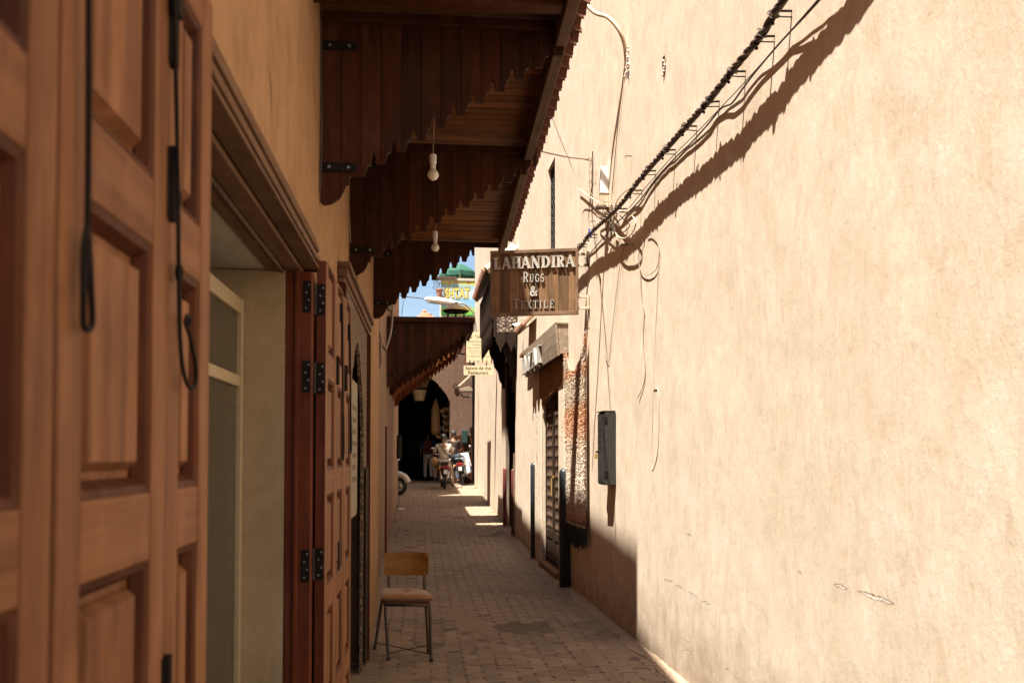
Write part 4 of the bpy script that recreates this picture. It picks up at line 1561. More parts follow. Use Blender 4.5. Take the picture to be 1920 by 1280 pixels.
# ------------------------------------------------------------ rug
def rug():
    g = empty('hanging_rug', rp(10, .05, .6), 'shaggy cream rug with orange bands and black fringe hanging on the right wall', 'rug')
    y0, y1 = 9.32, 10.62
    NU, NV = 44, 70
    zb = .75

    def surf(u, v):              # u along the wall, v from top to bottom
        y = y0 + (y1 - y0) * u
        top = 2.80 - .34 * math.sin(math.pi * min(1, u / .93)) ** .6 - (.05 * u) if u < .93 else 2.75 - .06
        z = top + (zb - top) * v
        fold = .007 * math.sin(u * 9 + v * 1.4) * (1 - .35 * v) + .002 * math.sin(u * 21 + 1)
        off = .045 + fold + .02 * (1 - v) * math.exp(-((u - .5) / .2) ** 2)
        return rp(y, max(.012, off), z)
    mb = MB()
    mb.v = [surf(i / NU, j / NV) for j in range(NV + 1) for i in range(NU + 1)]
    mb.v += [p + Vector((.010, 0, 0)) for p in mb.v]
    N = (NU + 1) * (NV + 1)
    for j in range(NV):
        for i in range(NU):
            a = j * (NU + 1) + i
            mb.f.append((a, a + 1, a + NU + 2, a + NU + 1))
            mb.f.append((N + a, N + a + NU + 1, N + a + NU + 2, N + a + 1))
    def bands(nm, dark):
        t = NT(nm)
        v = t.mapped((1, 1, 1))
        sp = t.n('ShaderNodeSeparateXYZ'); t.l(v, sp.inputs[0])
        n1 = t.noise(v, 55, 3, .7)
        zz = t.math('ADD', sp.outputs['Z'], t.math('MULTIPLY', t.math('SUBTRACT', t.noise(v, 5, 4, .7), .5), .16))
        zr = t.rng(zz, 0, 2.3, 0, 1)
        C, O, Rd, Ro = (.72, .62, .50), (.68, .31, .12), (.52, .24, .15), (.70, .52, .37)
        base = t.ramp(zr, [(.09, Rd), (.13, Ro), (.18, C), (.36, C), (.46, Ro), (.52, O), (.60, O), (.66, C), (.74, C), (.79, O), (.82, C), (.86, C), (.90, O), (.94, C)])
        c2 = t.ramp(n1, [(.28, (.42, .26, .17)), (.38, (.72, .46, .28)), (.50, (.78, .70, .60)), (.7, (.80, .75, .67))])
        col = t.mix(base, c2, .32)
        col = t.mix(col, (.07, .04, .04), t.rng(t.noise(v, 90, 2, .7), .66, .76, 0, .35))
        return t.out(col, .95, t.bump(t.noise(v, 80, 3, .7), .5, .008), Specular_IOR_Level=.1)
    mt = bands('rug_wool', 0)
    mb.build('woven_ground', mt, g, smooth=True)
    q = MB()
    for k in range(28000):
        u, v = rnd.random(), rnd.random()
        p = surf(u, v)
        L = rnd.uniform(.012, .024)
        d = Vector((-rnd.uniform(.7, 1.0), rnd.uniform(-.4, .4), -rnd.uniform(.2, .8))).normalized() * L
        s = Vector((rnd.uniform(-.4, .4), 1, rnd.uniform(-.3, .3))).normalized() * rnd.uniform(.004, .0075)
        q.add([p - s, p + s, p + d + s * .6, p + d - s * .6], [(0, 1, 2, 3)])
    tag(link(rawmesh(q, 'wool_pile'), 'wool_pile', mt, g), kind='stuff')
    q = MB()
    for k in range(240):
        u = rnd.random()
        p = surf(u, 1) + Vector((-.004 - rnd.random() * .012, 0, rnd.uniform(0, .05)))
        L = rnd.uniform(.10, .19) * (1 + .35 * math.sin(u * math.pi))
        e = p + Vector((rnd.uniform(-.012, .018), rnd.uniform(-.02, .02), -L))
        e.x = min(e.x, RX(e.y) - .004)
        q.beam(p, e, .007, .007, (1, 0, 0))
    tag(q.build('fringe', plain('black_wool', (.022, .020, .022), .95, 0, .5), g), kind='stuff')
    q = MB()
    for i in range(60):
        a, b = surf(i / 60, .985), surf((i + 1) / 60, .985)
        w_ = Vector((-.012, 0, .006 * math.sin(i * .9)))
        q.beam(a + w_, b + w_, .012, .014, (1, 0, 0))
    q.build('braided_edge', M['tile_pale'], g)
    q = MB(); q.tube([rp(y0 + .02, .0, 2.80), rp(y0 + .02, .06, 2.80)], .006, 6); q.build('nail', M['iron'], g)


def rawmesh(q, name):
    me = bpy.data.meshes.new(name)
    me.from_pydata([tuple(p) for p in q.v], [], q.f)
    return me


rug()


# ------------------------------------------------------------ meter box with padlock
def meter_box():
    g = empty('meter_box', rp(8.28, 0, 1.24), 'dark grey metal meter box with a padlock fixed to the sunlit right wall', 'meter box')
    y0, y1, z0, z1, D = 8.15, 8.42, 1.245, 1.895, .102
    q = MB(); q.slabR(y0, y1, .002, D, z0, z1); q.build('case', M['iron_grey'], g, bevel=.006)
    q = MB(); q.slabR(y0 + .012, y1 - .004, D + .0005, D + .010, z0 + .012, z1 - .012); q.build('lid', M['iron_grey'], g, bevel=.004)
    q = MB(); q.slabR(y0 - .002, y1 + .006, .004, D + .016, z1 + .001, z1 + .010); q.build('rain_cap', M['iron_grey'], g, bevel=.002)
    for r in range(5):
        for c in range(3):
            q = MB(); q.slabR(y1 - .160 + c * .05, y1 - .135 + c * .05, D + .0102, D + .0108, z1 - .34 + r * .055, z1 - .308 + r * .055)
            q.build('louvre', M['iron'], g)
    c = rp(y1 - .01, D + .028, 1.50)
    q = MB(); q.ring(c + Vector((0, 0, .035)), (1, 0, 0), .014, .0035, 14, 6); pl = q.build('padlock_shackle', M['steel'], g)
    q = MB(); q.box(c.x - .010, c.x + .010, c.y - .022, c.y + .022, c.z - .022, c.z + .024); q.build('padlock', M['brass'], g, bevel=.004)
    for z in (1.32, 1.80):
        q = MB(); q.slabR(y0 - .006, y0 - .001, D - .022, D + .006, z, z + .05); q.build('hinge', M['iron'], g)
    q = MB(); q.slabR(y1 - .05, y1 + .004, D + .0105, D + .02, 1.53, 1.55); q.build('hasp', M['iron'], g)


meter_box()


# ------------------------------------------------------------ bollards
def bollard(px, py, top, label, mat, r, group, w_off=None):
    z = 0.0
    for _ in range(6):
        p = atG(px, py, z); z = GZ(p.y)
    H = atY(px, top, p.y).z - z
    g = empty('bollard', p, label, 'bollard', group)
    q = MB(); q.lathe([(r, .001), (r, H - r * .9), (r * .92, H - r * .45), (r * .7, H - r * .15), (r * .35, H), (.001, H)], p, (0, 0, 1), 18); q.build('post', mat, g, smooth=True)
    q = MB(); q.lathe([(r * 1.5, -.02), (r * 1.45, .012), (r * 1.1, .02)], p, (0, 0, 1), 14); q.build('collar', M['paver'], g)


bollard(1058.5, 1103, 878, 'black steel bollard nearest the rug', M['black_paint'], .061, 'bollards along the right wall')
bollard(1002.5, 1048, 867, 'black steel bollard beyond the lattice door', M['black_paint'], .061, 'bollards along the right wall')
bollard(963, 1003, 879, 'dark red bollard, the nearer of the two red ones', M['red_paint'], .044, 'bollards along the right wall')
bollard(947, 986, 877, 'dark red bollard, the farther of the two red ones', M['red_paint'], .044, 'bollards along the right wall')


# ------------------------------------------------------------ cable bundle, hooks and loose wires
TIES = [(1690, -330), (1610, -200), (1545, -105), (1500, -45), (1451, 27), (1429, 64), (1374, 131), (1330, 187), (1287, 236), (1250, 278), (1216, 317), (1191, 347), (1160, 387), (1107, 437), (1091, 459), (1070, 484)]
CAB_OFF = .088


def cable_bundle():
    g = empty('cable_bundle', atR(1160, 387, CAB_OFF), 'thick twisted bundle of dark cables climbing the sunlit wall on iron hooks', 'cable')
    pts = path([atR(x, y, CAB_OFF) for x, y in TIES], 14)
    # arc length
    s = [0]
    for a, b in zip(pts, pts[1:]): s.append(s[-1] + (b - a).length)
    for k, (ph, rr, r, m) in enumerate(((0, .0115, .0105, 'cable'), (2.1, .0115, .0105, 'cable'), (4.2, .0115, .010, 'cable'), (1.1, .017, .005, 'cable_grey'), (3.3, .016, .0045, 'cable'), (5.3, .016, .0045, 'cable_grey'))):
        out = []
        n = int(s[-1] / .018)
        j = 0
        for i in range(n + 1):
            d = s[-1] * i / n
            while j < len(s) - 2 and s[j + 1] < d: j += 1
            f = (d - s[j]) / max(1e-6, s[j + 1] - s[j])
            p = pts[j].lerp(pts[j + 1], f)
            tt = (pts[j + 1] - pts[j]).normalized()
            u = Vector((1, 0, 0)); u = (u - tt * u.dot(tt)).normalized(); b = tt.cross(u)
            a = ph + d * (23 if k < 3 else 17) + .6 * noise.noise((d * 3, k, 0))
            out.append(p + (u * math.cos(a) + b * math.sin(a)) * rr)
        q = MB(); q.tube(out, r, 7)
        q.build('cable_strand', M[m], g, smooth=True)
    for i, (x, y) in enumerate(TIES[3:-1]):
        p = atR(x, y, CAB_OFF)
        q = MB()
        for k in range(3):
            q.ring(p + Vector((rnd.uniform(-.006, .006), rnd.uniform(-.012, .012), rnd.uniform(-.014, .014))), (rnd.uniform(-.4, .4), .75, -.75 + rnd.uniform(-.2, .2)), .0235, .0032, 14, 6)
        q.build('wire_tie', M['cable'], g)


cable_bundle()

HOOKS = [(1488, 21), (1455, 68), (1400, 134), (1352, 190), (1309, 237), (1269, 281), (1233, 320), (1205, 357), (1178, 391), (1122, 440), (1103, 458)]
HL = ['first from the top of the picture', 'second from the top', 'third from the top', 'fourth from the top', 'fifth from the top', 'sixth from the top', 'seventh from the top', 'eighth from the top', 'in the tangled wires by the white box', 'just below the tangled wires', 'lowest, beside the shop sign']
for (x, y), lab in zip(HOOKS, HL):
    p = atR(x, y, -.01)
    tip = Vector((RX(p.y) - CAB_OFF - .012, p.y + rnd.uniform(-.012, .012), p.z - rnd.uniform(.0, .012)))
    hk = empty('cable_hook', p, 'black iron hook holding the cable bundle, ' + lab, 'hook', 'hooks of the cable bundle')
    q = MB(); q.tube([p, tip, tip + Vector((-.004, 0, -.03)), tip + Vector((.018, 0, -.042))], .0060, 6); q.build('hook_arm', M['iron'], hk)
    q = MB(); q.tube([p + Vector((0, 0, -.030)), tip + Vector((.03, 0, -.026))], .0035, 6); q.build('stay', M['iron'], hk)
    q = MB(); q.ball(tip + Vector((.012, .012, -.055)), .009, 8, 6); q.build('nut', M['iron'], hk)


def wire(name, label, pts, r, mat, smooth=8, group=None, cat='wire'):
    q = MB(); q.tube(path(pts, smooth), r, 6)
    return tag(q.build(name, M[mat], smooth=True), label, cat, group)


W = lambda x, y, o=.02: atR(x, y, o)
wire('slack_wire', 'thin dark wire running slack beside the cable bundle up the sunlit wall', [W(1560, -25, .05), W(1510, 30, .03), W(1465, 78, .02), W(1418, 133, .02), W(1390, 170, .015), W(1372, 194, .012), W(1352, 204, .012), W(1325, 236, .012), W(1296, 268, .012), W(1265, 297, .012), W(1230, 335, .012), W(1196, 380, .012), W(1150, 425, .012), W(1098, 485, .012)], .0055, 'cable', cat='wire')
wire('thin_wire', 'thinner of the two slack wires beside the cable bundle', [W(1555, -25, .03), W(1500, 38, .02), W(1440, 106, .015), W(1385, 167, .01), W(1340, 214, .01), W(1300, 255, .01), W(1255, 300, .01), W(1212, 350, .01), W(1180, 390, .01)], .0032, 'cable')
wire('cable_coil', 'cream cable looped into a coil hanging from the tangle beside the white box', [W(1085, 355, .02), W(1110, 372, .03), W(1140, 388, .03), W(1160, 395, .05), W(1182, 402, .06), W(1192, 418, .06), W(1184, 438, .06), W(1168, 447, .06), W(1154, 436, .06), W(1150, 405, .06), W(1158, 375, .05), W(1180, 354, .04), W(1196, 360, .03)], .0058, 'cable_white')
wire('cable_coil', 'dark cable tail curling through the tangle beside the white box', [W(1142, 362, .05), W(1150, 370, .06), W(1152, 400, .07), W(1148, 415, .06), W(1120, 405, .05), W(1121, 395, .05), W(1140, 385, .05), W(1170, 412, .05), W(1180, 425, .04), W(1160, 442, .03)], .0045, 'cable_grey')
wire('wall_loop', 'thin brown wire loop pinned on the sunlit wall above the meter box', [W(1213, 442, .006), W(1222, 440, .006), W(1232, 452, .006), W(1236, 478, .006), W(1230, 505, .006), W(1213, 516, .006), W(1200, 503, .006), W(1198, 475, .006), W(1204, 450, .006)], .0028, 'cable_grey')
wire('dangling_wire', 'thin wire tail wandering down the sunlit wall below the wire loop', [W(1200, 505, .005), W(1203, 560, .005), W(1208, 588, .005), W(1206, 635, .005), W(1210, 690, .005), W(1207, 720, .005), W(1196, 746, .012)], .0030, 'cable_grey')
wire('dangling_wire', 'long thin wire hanging straight below the loop to a pale bend', [W(1236, 478, .005), W(1232, 560, .005), W(1228, 650, .005), W(1226, 730, .005), W(1226, 728, .008), W(1233, 730, .008), W(1236, 760, .006), W(1233, 845, .006), W(1224, 880, .006), W(1222, 850, .006), W(1225, 728, .005)], .0026, 'cable_white')
wire('dangling_wire', 'short thin wire hanging from the tangle towards the meter box', [W(1178, 430, .01), W(1162, 500, .006), W(1150, 600, .006), W(1143, 665, .006), W(1139, 680, .006), W(1132, 660, .006)], .0024, 'cable_grey')
wire('pole_stay', 'thin wire from the canopy edge sagging to the cable tangle', [W(1034, 214, .45), W(1044, 244, .35), W(1062, 288, .2), W(1085, 340, .08), W(1120, 372, .05), W(1150, 380, .05)], .0032, 'cable_grey')
# iron bracket rod reaching across from the canopy, with a knot of wire
g = empty('wire_bracket', W(1110, 300, .0), 'rusty wire bracket with a knot of wire on the wall beside the slot window', 'bracket')
q = MB(); q.tube(path([Vector((.82, 7.3, 3.95)), W(1060, 294, .45), W(1092, 298, .1), W(1110, 300, .0)], 5), .0070, 6); q.build('rod', M['cable_grey'], g)
q = MB(); q.tube([W(1111, 284, .02), W(1111, 310, .02), W(1110, 360, .012), W(1111, 400, .012)], .006, 6); q.build('upright', M['cable'], g)
q = MB(); q.tube(path([W(1111, 340, .01), W(1106, 375, .01), W(1103, 410, .012), W(1102, 436, .03)], 5), .0035, 6); q.build('tail_wire', M['cable_grey'], g)
q = MB()
for k in range(4):
    q.ring(W(1098 + k * 4, 299, .05), (rnd.uniform(-1, 1), .5, rnd.uniform(-1, 1)), .018, .004, 10, 5)
q.build('wire_knot', M['cable_grey'], g)

# white plastic junction box with its brown lower lid
g = empty('junction_box', W(1133, 385, 0), 'tall white plastic junction box on the right wall above the cable tangle', 'junction box')
a, b = atR(1142, 312), atR(1142, 385)
xw = RX(a.y)
q = MB(); q.box(xw - .082, xw - .001, a.y, a.y + .07, b.z + .11, a.z); q.build('case', M['white'], g, bevel=.006)
q = MB(); q.box(xw - .078, xw - .001, a.y + .006, a.y + .066, b.z, b.z + .1085); q.build('lower_lid', M['tile_pale'], g, bevel=.004)
q = MB(); q.box(xw - .12, xw - .001, a.y - .02, a.y + .09, b.z - .02, b.z - .002); q.build('shelf', M['grey_wood'], g)
for k in range(6):
    q = MB(); p = W(1140 + rnd.uniform(-16, 12), 395 + rnd.uniform(-8, 34), .05)
    q.tube(path([p, p + Vector((-.03, rnd.uniform(-.08, .08), rnd.uniform(-.10, .06))), p + Vector((.01, rnd.uniform(-.12, .12), rnd.uniform(-.16, -.04))), p + Vector((.02, rnd.uniform(-.06, .06), -.2))], 6), .0042, 6)
    q.build('stray_wire', M['cable' if k % 2 else 'cable_grey'], g)
q = MB(); q.tube([W(1104, 430, .10), W(1107, 436, .125), W(1108, 445, .10)], .010, 6); q.build('blue_tape', plain('blue_tape', (.03, .06, .25), .5), g)

# curved conduit plastered into the wall, with a wire below
g = empty('wall_conduit', W(1172, 108, 0), 'curved plaster coloured conduit entering the wall high beside the canopy edge', 'conduit')
q = MB(); q.tube(path([Vector((.80, 8.38, 4.80)), Vector((.92, 8.22, 5.25)), Vector((1.13, 8.06, 5.66)), Vector((1.32, 7.99, 5.60)), W(1112, 22, .25), W(1140, 33, .15), W(1160, 56, .07), W(1171, 84, .015), W(1174, 112, -.01)], 8), .017, 10); q.build('conduit', M['cable_white'], g, smooth=True)  # hidden outer length added to cast the long thin shadow on the wall
q = MB()
for k in range(24):
    p = W(1174 + rnd.uniform(-4, 6), 102 + rnd.uniform(-14, 42), 0)
    q.ball(p, rnd.uniform(.006, .016), 6, 4)
q.build('plaster_daub', M['scar'], g)
q = MB(); q.tube(path([W(1172, 112, .012), W(1166, 170, .010), W(1158, 240, .01), W(1152, 310, .01), W(1147, 366, .012), W(1145, 385, .03)], 4), .0042, 6); q.build('wire', M['cable_grey'], g)
q = MB(); q.tube([W(1176, 112, .008), W(1178, 148, .006)], .006, 6); q.build('stub_wire', M['cable'], g)

# small bent nails and clips scattered on the wall near the cables
for i, (x, y) in enumerate(((1186, 293), (1178, 458), (1190, 458), (1172, 460), (1118, 415))):
    p = W(x, y, -.005)
    q = MB(); q.tube([p, p + Vector((-.06, 0, 0)), p + Vector((-.064, 0, -.02))], .0035, 6)
    tag(q.build('bent_nail', M['iron']), 'thin bent nail in the sunlit wall ' + ['right of the white junction box', 'below the coil of cream cable on its left', 'below the coil of cream cable on its right', 'farther left below the cream coil', 'left of the white junction box'][i], 'nail', 'nails in the sunlit wall')
# ================================================================== FARTHER DOWN THE LANE
def carved_canopy():
    g = empty('carved_door_canopy', (1.4, 17, 3.3), 'big carved wooden door canopy with a pale tiled roof behind the shop sign', 'canopy')
    x0, x1, y0, y1 = 1.24, 1.655, 15.75, 18.6
    fr = 15.78
    # carved texture
    t = NT('deep_carving')
    vc = t.mapped((1, 1, 1))
    vo = t.n('ShaderNodeTexVoronoi'); vo.feature = 'DISTANCE_TO_EDGE'; vo.inputs['Scale'].default_value = 17
    t.l(vc, vo.inputs['Vector'])
    t.out(t.ramp(vo.outputs['Distance'], [(.05, (.05, .03, .02)), (.2, (.28, .21, .155))]), .85, t.bump(vo.outputs['Distance'], .8, .03))
    # roof slab sloping down to the lane, barrel tiles on it
    zr0, zr1 = 4.60, 5.10
    q = MB(); q.hexa([(x0 - .12, y0, zr0 - .03), (x1, y0, zr1 - .03), (x1, y1, zr1 - .03), (x0 - .12, y1, zr0 - .03), (x0 - .12, y0, zr0 + .02), (x1, y0, zr1 + .02), (x1, y1, zr1 + .02), (x0 - .12, y1, zr0 + .02)])
    q.build('roof_bed', M['dark_carved'], g)
    n = 14
    for i in range(n):
        y = y0 + .08 + i * (y1 - y0 - .12) / (n - 1)
        for k in range(2):
            a = k / 2; b = (k + 1.12) / 2
            A = Vector((x0 - .17 + (x1 - x0 + .12) * a, y, zr0 + .02 + (zr1 - zr0) * a + .02 * (1 - k)))
            B = Vector((x0 - .17 + (x1 - x0 + .12) * min(b, 1), y, zr0 + .02 + (zr1 - zr0) * min(b, 1)))
            q = MB(); q.tube([A, B], [.064, .052], 8)
            q.build('roof_tile', M['tile_pale'] if k else M['tile'], g)
    # hip tiles on the near gable
    for k in range(4):
        a = Vector((x0 - .12 + .19 * k, y0 - .03, zr0 + .06 + .135 * k))
        q = MB(); q.tube([a, a + Vector((.23, .0, .165))], [.075, .062], 8); q.build('ridge_tile', M['tile_pale'], g)
    # fascia towards the lane
    q = MB(); q.box(x0 - .03, x0, fr, y1 - .1, 3.82, 4.56); q.build('lane_fascia', M['dark_carved'], g, bevel=.004)
    for i in range(22):
        y = fr + .06 + i * .125
        q = MB(); q.box(x0 - .055, x0 - .031, y, y + .05, 3.85, 4.52); q.build('fascia_batten', M['dark_carved'], g)
    # near end: carved panels in rails
    for (a, b, c, d, m_) in ((x0 + .002, x0 + .06, 3.52, 4.56, M['dark_carved']), (x0 + .062, x1 - .004, 4.32, 4.56, t.m), (x0 + .062, x1 - .004, 4.00, 4.30, t.m), (x0 + .062, x1 - .004, 3.60, 3.97, t.m)):
        q = MB(); q.box(a, b, fr - .03, fr, c, d); q.build('end_panel', m_, g, bevel=.004)
    for z in (3.975, 4.305, 4.565):
        q = MB(); q.box(x0 + .10, x1 - .003, fr - .045, fr - .031, z, z + .022); q.build('rail', M['carved'], g)
    # shaped pendants under the lane side and the near end
    for i in range(12):
        y = fr + .02 + i * .225
        q = MB(); q.prism([(y, 3.82), (y, 3.68), (y + .04, 3.60), (y + .07, 3.52), (y + .10, 3.40), (y + .13, 3.52), (y + .16, 3.60), (y + .20, 3.68), (y + .20, 3.82)], (x0 - .028, 0, 0), (0, 1, 0), (0, 0, 1), (.024, 0, 0)); q.build('pendant', M['dark_carved'], g)
    for i in range(2):
        x = x0 + .04 + i * .18
        q = MB(); q.prism([(x, 3.60), (x, 3.46), (x + .03, 3.40), (x + .06, 3.34), (x + .085, 3.26), (x + .11, 3.34), (x + .14, 3.40), (x + .17, 3.46), (x + .17, 3.60)], (0, fr - .028, 0), (1, 0, 0), (0, 0, 1), (0, .022, 0)); q.build('pendant', M['dark_carved'], g)
    # soffit and two heavy carved brackets against the wall
    q = MB(); q.box(x0, x1 - .002, fr + .002, y1 - .12, 3.83, 3.88); q.build('soffit', M['dark'], g)
    for y in (15.95, 18.1):
        prof = [(1.652, 2.82), (1.652, 3.82), (1.28, 3.82), (1.28, 3.70), (1.34, 3.64), (1.36, 3.48), (1.42, 3.38), (1.45, 3.24), (1.52, 3.14), (1.55, 2.98), (1.60, 2.90), (1.61, 2.82)]
        q = MB(); q.prism(prof, (0, y, 0), (1, 0, 0), (0, 0, 1), (0, .11, 0)); q.build('bracket', M['dark_carved'], g, bevel=.006)
    # inner carved board with a pointed arch edge, closer to the wall
    prof = [(1.40, 3.82), (1.40, 3.42), (1.44, 3.50), (1.47, 3.56), (1.50, 3.47), (1.53, 3.56), (1.57, 3.50), (1.61, 3.40), (1.652, 3.20), (1.652, 3.82)]
    q = MB(); q.prism(prof, (0, fr + .045, 0), (1, 0, 0), (0, 0, 1), (0, .03, 0)); q.build('arched_board', t.m, g)
    return g


carved_canopy()


def dark_doorway():
    g = empty('dark_doorway', (1.8, 17, .1), 'tall dark wooden doorway in the recess behind the two red bollards', 'door')
    for (y, w_) in ((16.14, .14), (17.76, .14)):
        q = MB(); q.box(1.70, 1.95, y, y + w_, .02, 3.0); q.build('post', M['dark_carved'], g, bevel=.004)
    q = MB(); q.box(1.72, 1.95, 16.29, 17.75, 2.7, 3.0); q.build('lintel', M['dark_carved'], g, bevel=.004)
    q = MB(); q.box(1.86, 1.93, 16.30, 17.0, .1, 2.69); q.build('door_leaf', M['jamb'], g, bevel=.004)
    q = MB(); q.box(1.86, 1.93, 17.02, 17.74, .1, 2.69); q.build('door_leaf', M['jamb'], g, bevel=.004)
    q = MB(); q.box(1.648, 1.70, 17.70, 17.93, .15, 2.05); q.build('stone_strip', M['carved'], g, bevel=.006)
    q = MB(); q.box(1.642, 1.70, 17.62, 17.935, 2.06, 3.3); q.build('upper_post', M['dark_carved'], g, bevel=.006)
    q = MB(); q.box(1.62, 1.665, 16.1, 16.16, .10, 1.55); q.build('corner_strip', M['fretwork'], g, bevel=.003)


dark_doorway()

# white security camera
g = empty('security_camera', (1.5, 14.9, 3.5), 'small white security camera on the right wall just below the shop sign', 'camera')
c = atR(968, 610, .12)
ax = Vector((-.75, -.55, -.30)).normalized()
q = MB(); q.lathe([(.03, -.07), (.036, -.062), (.036, .062), (.032, .07)], c, ax, 14); q.build('body', M['white'], g)
q = MB(); q.lathe([(.030, .0705), (.026, .076)], c, ax, 14); q.build('lens', M['iron'], g)
q = MB(); q.tube([c, c + Vector((.05, .02, .09)), Vector((RX(c.y) + .01, c.y + .05, c.z + .11))], .009, 8); q.build('arm', M['pvc'], g)


def restaurant_sign():
    Y = 20.0
    A, B = atY(873, 627, Y), atY(921, 680, Y)
    g = empty('restaurant_sign', atY(897, 680, Y), 'double hanging cream sign board of a tea room and restaurant with brown frame', 'sign')
    cm = plain('cream_sign_paint', (.66, .57, .36), .6, 0, .05)
    ink = plain('dark_sign_ink', (.10, .05, .03), .7)
    k = (B.x - A.x) / 48
    P = lambda x, y, o=0: Vector((A.x + (x - 873) * k, Y - o, A.z - (y - 627) * k))
    q = MB(); a, b = P(874, 679), P(920, 622); q.box(a.x, b.x, Y - .015, Y + .015, a.z, b.z); q.build('upper_board', cm, g)
    for x in (872, 920.3):
        q = MB(); a, b = P(x, 681), P(x + 1.7, 621); q.box(a.x, b.x, Y - .022, Y + .022, a.z, b.z); q.build('frame_board', M['jamb'], g)
    q = MB(); a, b = P(869.5, 703), P(924, 685); q.box(a.x, b.x, Y - .014, Y + .014, a.z, b.z); q.build('lower_board', cm, g)
    for x in (881, 912):
        q = MB(); q.tube([P(x, 678), P(x, 686)], .012, 6); q.build('link', M['iron'], g)
    q = MB(); q.tube([P(855, 663), P(872, 663)], .02, 6); q.build('arm', M['iron'], g)
    q = MB(); q.tube([P(921, 664), P(940, 664)], .02, 6); q.build('arm', M['tile_pale'], g)
    ex, ey, en = (1, 0, 0), (0, 0, 1), (0, -1, 0)
    for txt, x, y, h, w_ in (('Dar Timtam', 895, 631.5, 6.5, 44), ('LEADER DANS SON GENRE', 897, 640.5, 3.2, 40), ('A MARRAKECH', 897, 646.5, 3.0, 24), ('Salons de thé & restaurant', 897, 652, 2.8, 40), ('44, rue du Marché', 897, 657.5, 2.4, 36), ('Ouvert tous les jours', 897, 662, 2.2, 30), ('A PARTIR DE 9 HEURES', 897, 668, 2.6, 40)):
        flat_text(g, txt, P(x, y, .0152), ex, ey, en, h * k, ink, bold=.012 if h > 4 else 0, width=w_ * k)
    for i, c_ in enumerate(((.03, .08, .3), (.45, .08, .2), (.05, .25, .5), (.01, .01, .01), (.45, .02, .02))):
        q = MB(); q.lathe([(1.6 * k, 0), (1.6 * k, .004)], P(880.5 + i * 8, 676, .015), (0, -1, 0), 14)
        e = q.build('emblem', plain('emblem_paint', c_, .5), g)
        q = MB(); q.lathe([(.75 * k, 0), (.75 * k, .002)], P(880.5 + i * 8, 676, .0192), (0, -1, 0), 10); q.build('emblem_mark', cm, e)
    flat_text(g, 'Salons de thé', P(896.5, 690, .0142), ex, ey, en, 6.5 * k, ink, bold=.02, width=48 * k)
    flat_text(g, 'Restaurant', P(896.5, 698.4, .0142), ex, ey, en, 6.5 * k, ink, bold=.02, width=38 * k)


restaurant_sign()


# ------------------------------------------------------------ covered market
def market():
    PK = plaster('shaded_market_render', (.145, .088, .062), (.115, .068, .047), (.175, .11, .08), 1, .6)  # darker copy of the pink plaster, shade put into its colour
    g = empty('market_hall', (.2, 31, .6), 'covered market building with a dark arched mouth at the end of the lane', 'building')
    zg = GZ(31)
    # front with pointed arch
    xa, xb = -.95, 1.00
    arch = [(xa, zg - .1), (xa, 3.3), (xa + .12, 3.55), (xa + .45, 3.95), ((xa + xb) / 2, 4.35), (xb - .45, 3.95), (xb - .12, 3.55), (xb, 3.3), (xb, zg - .1)]
    poly = [(-2.2, zg - .1), (-2.2, 5.7), (1.735, 5.7), (1.735, zg - .1)] + arch[::-1]
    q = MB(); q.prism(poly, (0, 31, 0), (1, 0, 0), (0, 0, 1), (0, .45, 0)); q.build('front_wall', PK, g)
    MD = plain('dim_market_wall', (.10, .07, .05), .9, 0, .4)  # gloom of the passage put into the wall colour
    q = MB(); q.box(-2.2, -1.3, 31.46, 56, .3, 5.5); q.build('side_wall', MD, g)
    q = MB(); q.box(1.2, 2.2, 31.46, 56, .3, 5.5); q.build('side_wall', MD, g)
    q = MB(); q.box(-2.2, 2.2, 31.0, 56, 5.5, 5.69); q.v = [Vector((p.x, p.y + (.455 if p.y < 32 else 0), p.z)) for p in q.v]; q.build('roof', M['dark'], g)
    q = MB(); q.box(-2.2, 2.2, 44.5, 45, .3, 5.49); q.build('end_wall', MD, g)
    a, b = atY(846, 868, 30.99), atY(886, 816, 30.99)
    q = MB(); q.box(a.x, 1.733, 30.97, 30.995, zg - .02, b.z); q.build('tiled_dado', M['canopy'], g, bevel=.004)
    q = MB(); q.box(1.01, 1.20, 31.46, 33.8, .5, 4.2); q.build('inner_pier', M['plaster_pink'], g)
    for i, (x, y, w_, z0, z1) in enumerate(((-1.25, 34, .5, .7, 3.0), (-1.25, 37, .5, .7, 2.9), (-1.25, 40, .4, .7, 3.1), (1.17, 36, -.4, .7, 2.6), (1.17, 39, -.5, .7, 2.9))):
        q = MB(); q.box(min(x, x + w_), max(x, x + w_), y, y + 1.4, z0 - .05, z1); q.build('stall_cabinet', M['dark_carved'], g, bevel=.02)


market()


def hang(name, label, cat, px, py, Y, builder, group=None):
    p = atY(px, py, Y)
    g = empty(name, p, label, cat, group)
    builder(g, p)
    return g


def cone_shade(rt, rb, h):
    def f(g, p):
        q = MB(); q.lathe([(rt, h / 2), (rt * 1.0, h / 2 - .01), (rb, -h / 2), (rb * .94, -h / 2), (rt * .94, h / 2 - .012)], p, (0, 0, 1), 16); q.build('shade', M['shade_cloth'], g, smooth=False)
        q = MB(); q.tube([p + Vector((0, 0, h / 2)), p + Vector((0, 0, h / 2 + .5))], .01, 6); q.build('cord', M['cable'], g)
    return f


